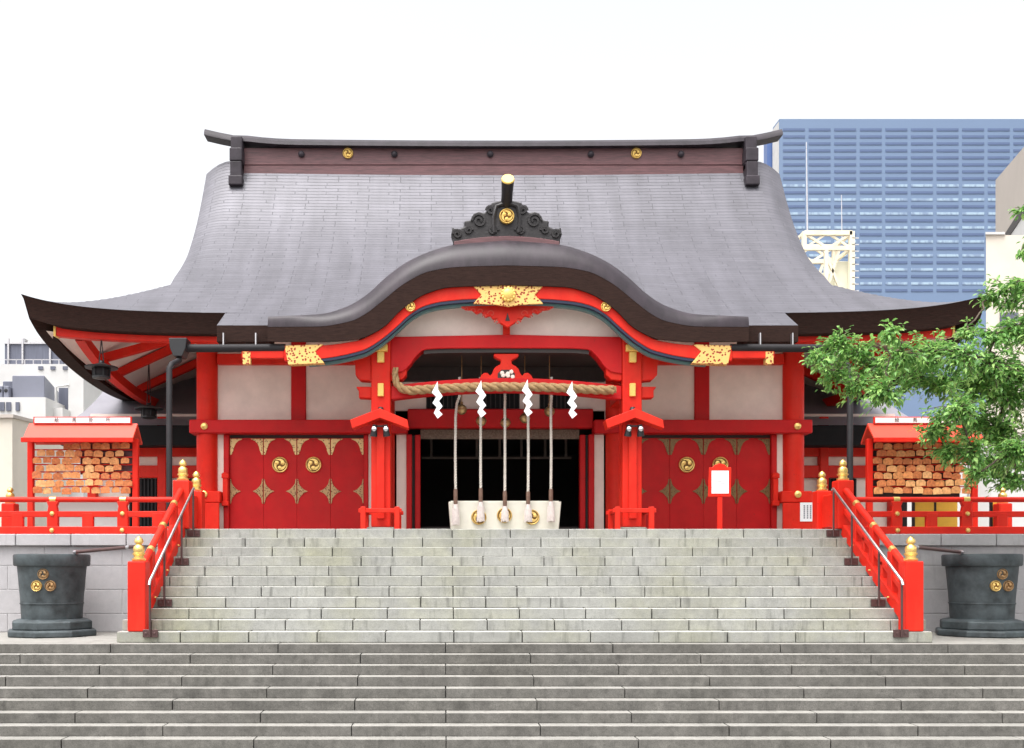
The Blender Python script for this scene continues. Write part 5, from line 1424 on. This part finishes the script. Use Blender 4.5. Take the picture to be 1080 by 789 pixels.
# blue office tower far behind
DTW = 280
t = thing('office_tower', 'tall blue-grey office tower with rows of strip windows behind the hall at right', 'tower', (PX(970, DTW), DTW + 15, 0))
zt = PZ(125.5, DTW)
c = MB(); c.box(PX(822, DTW), PX(1180, DTW), DTW, DTW + 5.6, 0, zt); c.build('wall', M['towerwall'], t)
c = MB(); c.box(PX(809, DTW + 6), PX(822, DTW + 6), DTW + 6, DTW + 9, 0, PZ(147, DTW + 6)); c.build('side_block', M['towerside'], t)
c = MB(); c.box(PX(822, DTW) - 0.12, PX(822, DTW) - 0.01, DTW + 0.3, DTW + 5.5, 0, PZ(128, DTW)); c.build('corner_fin', M['offwhite'], t)
pitch = 27.0; cnt = 0
protoD = protoL = None
restD, restL = MB(), MB()
for r_ in range(24):
    y = 135.0 + r_ * 7.37
    litrow = (r_ >= 8 and (r_ - 8) % 2 == 0)
    for b_ in range(10):
        if b_ * 27 + 826 > 1080: continue
        xa = PX(826 + b_ * pitch, DTW - .1); w = 23 * DTW / 1080
        z = PZ(y + 3.2, DTW); h = (2.7 if not litrow else 2.6) * DTW / 1080
        hidden = (r_ > 11 and b_ < 1) or (r_ > 15 and b_ < 3) or b_ >= 9
        if cnt < 100 and not hidden:
            if litrow and protoL is None or (not litrow and protoD is None):
                c = MB(); c.box(xa, xa + w, DTW - 0.12, DTW - 0.01, z, z + h); o = c.build('window', M['towerlit'] if litrow else M['towerdark'], t)
                if litrow: protoL = (o, xa, z)
                else: protoD = (o, xa, z)
            else:
                p = protoL if litrow else protoD
                o = p[0].copy(); COL.objects.link(o); o.parent = t; o.location = (xa - p[1], 0, z - p[2])
            cnt += 1
        else:
            (restL if litrow else restD).box(xa, xa + w, DTW - 0.12, DTW - 0.01, z, z + h)
o = restD.build('window_strip', M['towerdark'], t); o['kind'] = 'stuff'
o = restL.build('pale_window_strip', M['towerlit'], t); o['kind'] = 'stuff'

# ------------------------------------------------------------------ tree at the right
TX, TD = 11.6, 18.2
t = thing('leafy_tree', 'leafy green tree spreading its branches in from the right over the bronze vat', 'tree', (TX, TD, LAND))
rng = random.Random(5)
clumps = []
def cl(px, py, r, n, dd=0.0): clumps.append((px, py, r, n, dd))
for a in ((865, 378, 16, 90), (885, 362, 20, 150), (880, 395, 16, 100), (905, 372, 22, 190), (905, 405, 17, 120), (928, 385, 24, 230), (935, 412, 18, 150), (952, 372, 24, 210), (968, 398, 24, 240),
          (985, 372, 24, 200), (1000, 400, 26, 270), (1015, 372, 24, 210), (1030, 405, 26, 280), (1045, 385, 26, 260), (1060, 415, 26, 280), (1070, 390, 26, 260), (1010, 430, 22, 220), (990, 452, 18, 150), (1000, 475, 16, 110),
          (1030, 445, 24, 260), (1055, 455, 26, 290), (1025, 478, 20, 170), (1050, 490, 22, 210), (1072, 475, 24, 240), (1068, 505, 18, 140), (1032, 500, 12, 60), (940, 350, 14, 60), (1020, 350, 16, 80), (1050, 352, 18, 110), (1075, 345, 20, 130),
          (1045, 312, 14, 55), (1062, 305, 16, 70), (1076, 298, 14, 60), (1072, 320, 14, 60), (1078, 265, 8, 18), (1079, 222, 9, 22), (1098, 300, 26, 180), (1095, 350, 30, 300), (1100, 410, 34, 380), (1105, 470, 34, 330), (1130, 430, 40, 400), (1130, 340, 40, 350), (1110, 240, 26, 160), (1150, 280, 36, 220), (1165, 400, 38, 260), (1170, 345, 40, 280), (1215, 380, 42, 280), (1215, 310, 44, 280), (1180, 250, 40, 240), (1260, 350, 44, 260), (1145, 470, 30, 160), (1235, 440, 36, 180)):
    cl(*a, rng.uniform(-1.0, 1.0))
lv = MB(); br = MB()
trunk_top = Vector((TX - 0.1, TD + 0.1, LAND + 3.2))
br.tube([(TX, TD, LAND - 0.05), (TX + 0.05, TD, LAND + 1.0), (TX - 0.05, TD + 0.05, LAND + 2.2), trunk_top], [0.24, 0.19, 0.155, 0.12], 10)
tk = MB(); tk.v, tk.f, tk.m = br.v, br.f, br.m
tk.build('trunk', M['bark'], t, smooth=60, bevel=None)
lm = MB()
def leaf(p, d, size):
    d = d.normalized(); side = d.cross(Vector((rng.gauss(0, .5), rng.gauss(0, .5), 1))).normalized()
    nrm = side.cross(d)
    w = size * 0.22; tip = p + d * size - Vector((0, 0, size * 0.15)); m1 = p + d * size * 0.35; m2 = p + d * size * 0.7
    fold = nrm * w * 0.35
    lv.add([p, m1 + side * w + fold, m2 + side * w * .8 + fold, tip, m2 - side * w * .8 + fold, m1 - side * w + fold, m1, m2], [(0, 6, 1), (1, 6, 7, 2), (2, 7, 3), (0, 5, 6), (5, 4, 7, 6), (4, 3, 7)])
clumps.sort(key=lambda q: -q[0])
centres = []
for (px, py, r, n, dd) in clumps:
    d = TD + dd - 0.3
    n = int(n * 2.7)
    c0 = Vector((PX(px, d), d, PZ(py, d))); rr = r * d / 1080
    # limb to the clump
    near = sorted(centres, key=lambda q: (q - c0).length)[:1]
    root = near[0] if near and (near[0] - c0).length < 0.75 * (trunk_top - c0).length else trunk_top
    centres.append(c0)
    mid = root.lerp(c0, 0.5) + Vector((0, 0, 0.10 * (root - c0).length))
    pts = []
    for i in range(8):
        q = i / 7
        pts.append(root * (1-q)**2 + mid * 2*q*(1-q) + c0 * q*q + Vector((rng.uniform(-.05, .05), rng.uniform(-.05, .05), rng.uniform(-.04, .04))) * (1 if 0 < i < 7 else 0))
    if root is trunk_top: lm.tube(pts, [lerp(0.10, 0.03, i / 7) for i in range(8)], 8)
    else: lm.tube(pts, [lerp(0.008 + 0.02 * max(0, px - 900) / 250, 0.007 + 0.018 * max(0, px - 900) / 250, i / 7) for i in range(8)], 6)
    ntw = max(4, n // 13)
    for q in range(ntw):
        u = Vector((rng.gauss(0, 1), rng.gauss(0, 1), rng.gauss(0, 0.75))).normalized() * rr * rng.uniform(0.3, 1.35)
        a = c0 + u * 0.15; b = c0 + u + Vector((-0.05, 0, -0.05))
        lm.tube([a, a.lerp(b, .5) + Vector((0, 0, .03)), b], [0.010, 0.007, 0.004], 4)
        nl = int(n / ntw) + rng.randint(0, 3)
        ax = (b - a)
        for i in range(nl):
            f = rng.uniform(0.1, 1.05)
            p = a.lerp(b, f) + Vector((rng.gauss(0, .04), rng.gauss(0, .05), rng.gauss(0, .035)))
            dv = ax.normalized() * 0.7 + Vector((rng.gauss(-.15, .7), rng.gauss(0, .7), rng.gauss(-.25, .35)))
            leaf(p, dv, rng.uniform(0.07, 0.135))
lm.build('branches', M['bark'], t, smooth=60)
lv.build('crown', M['leaf'], t)
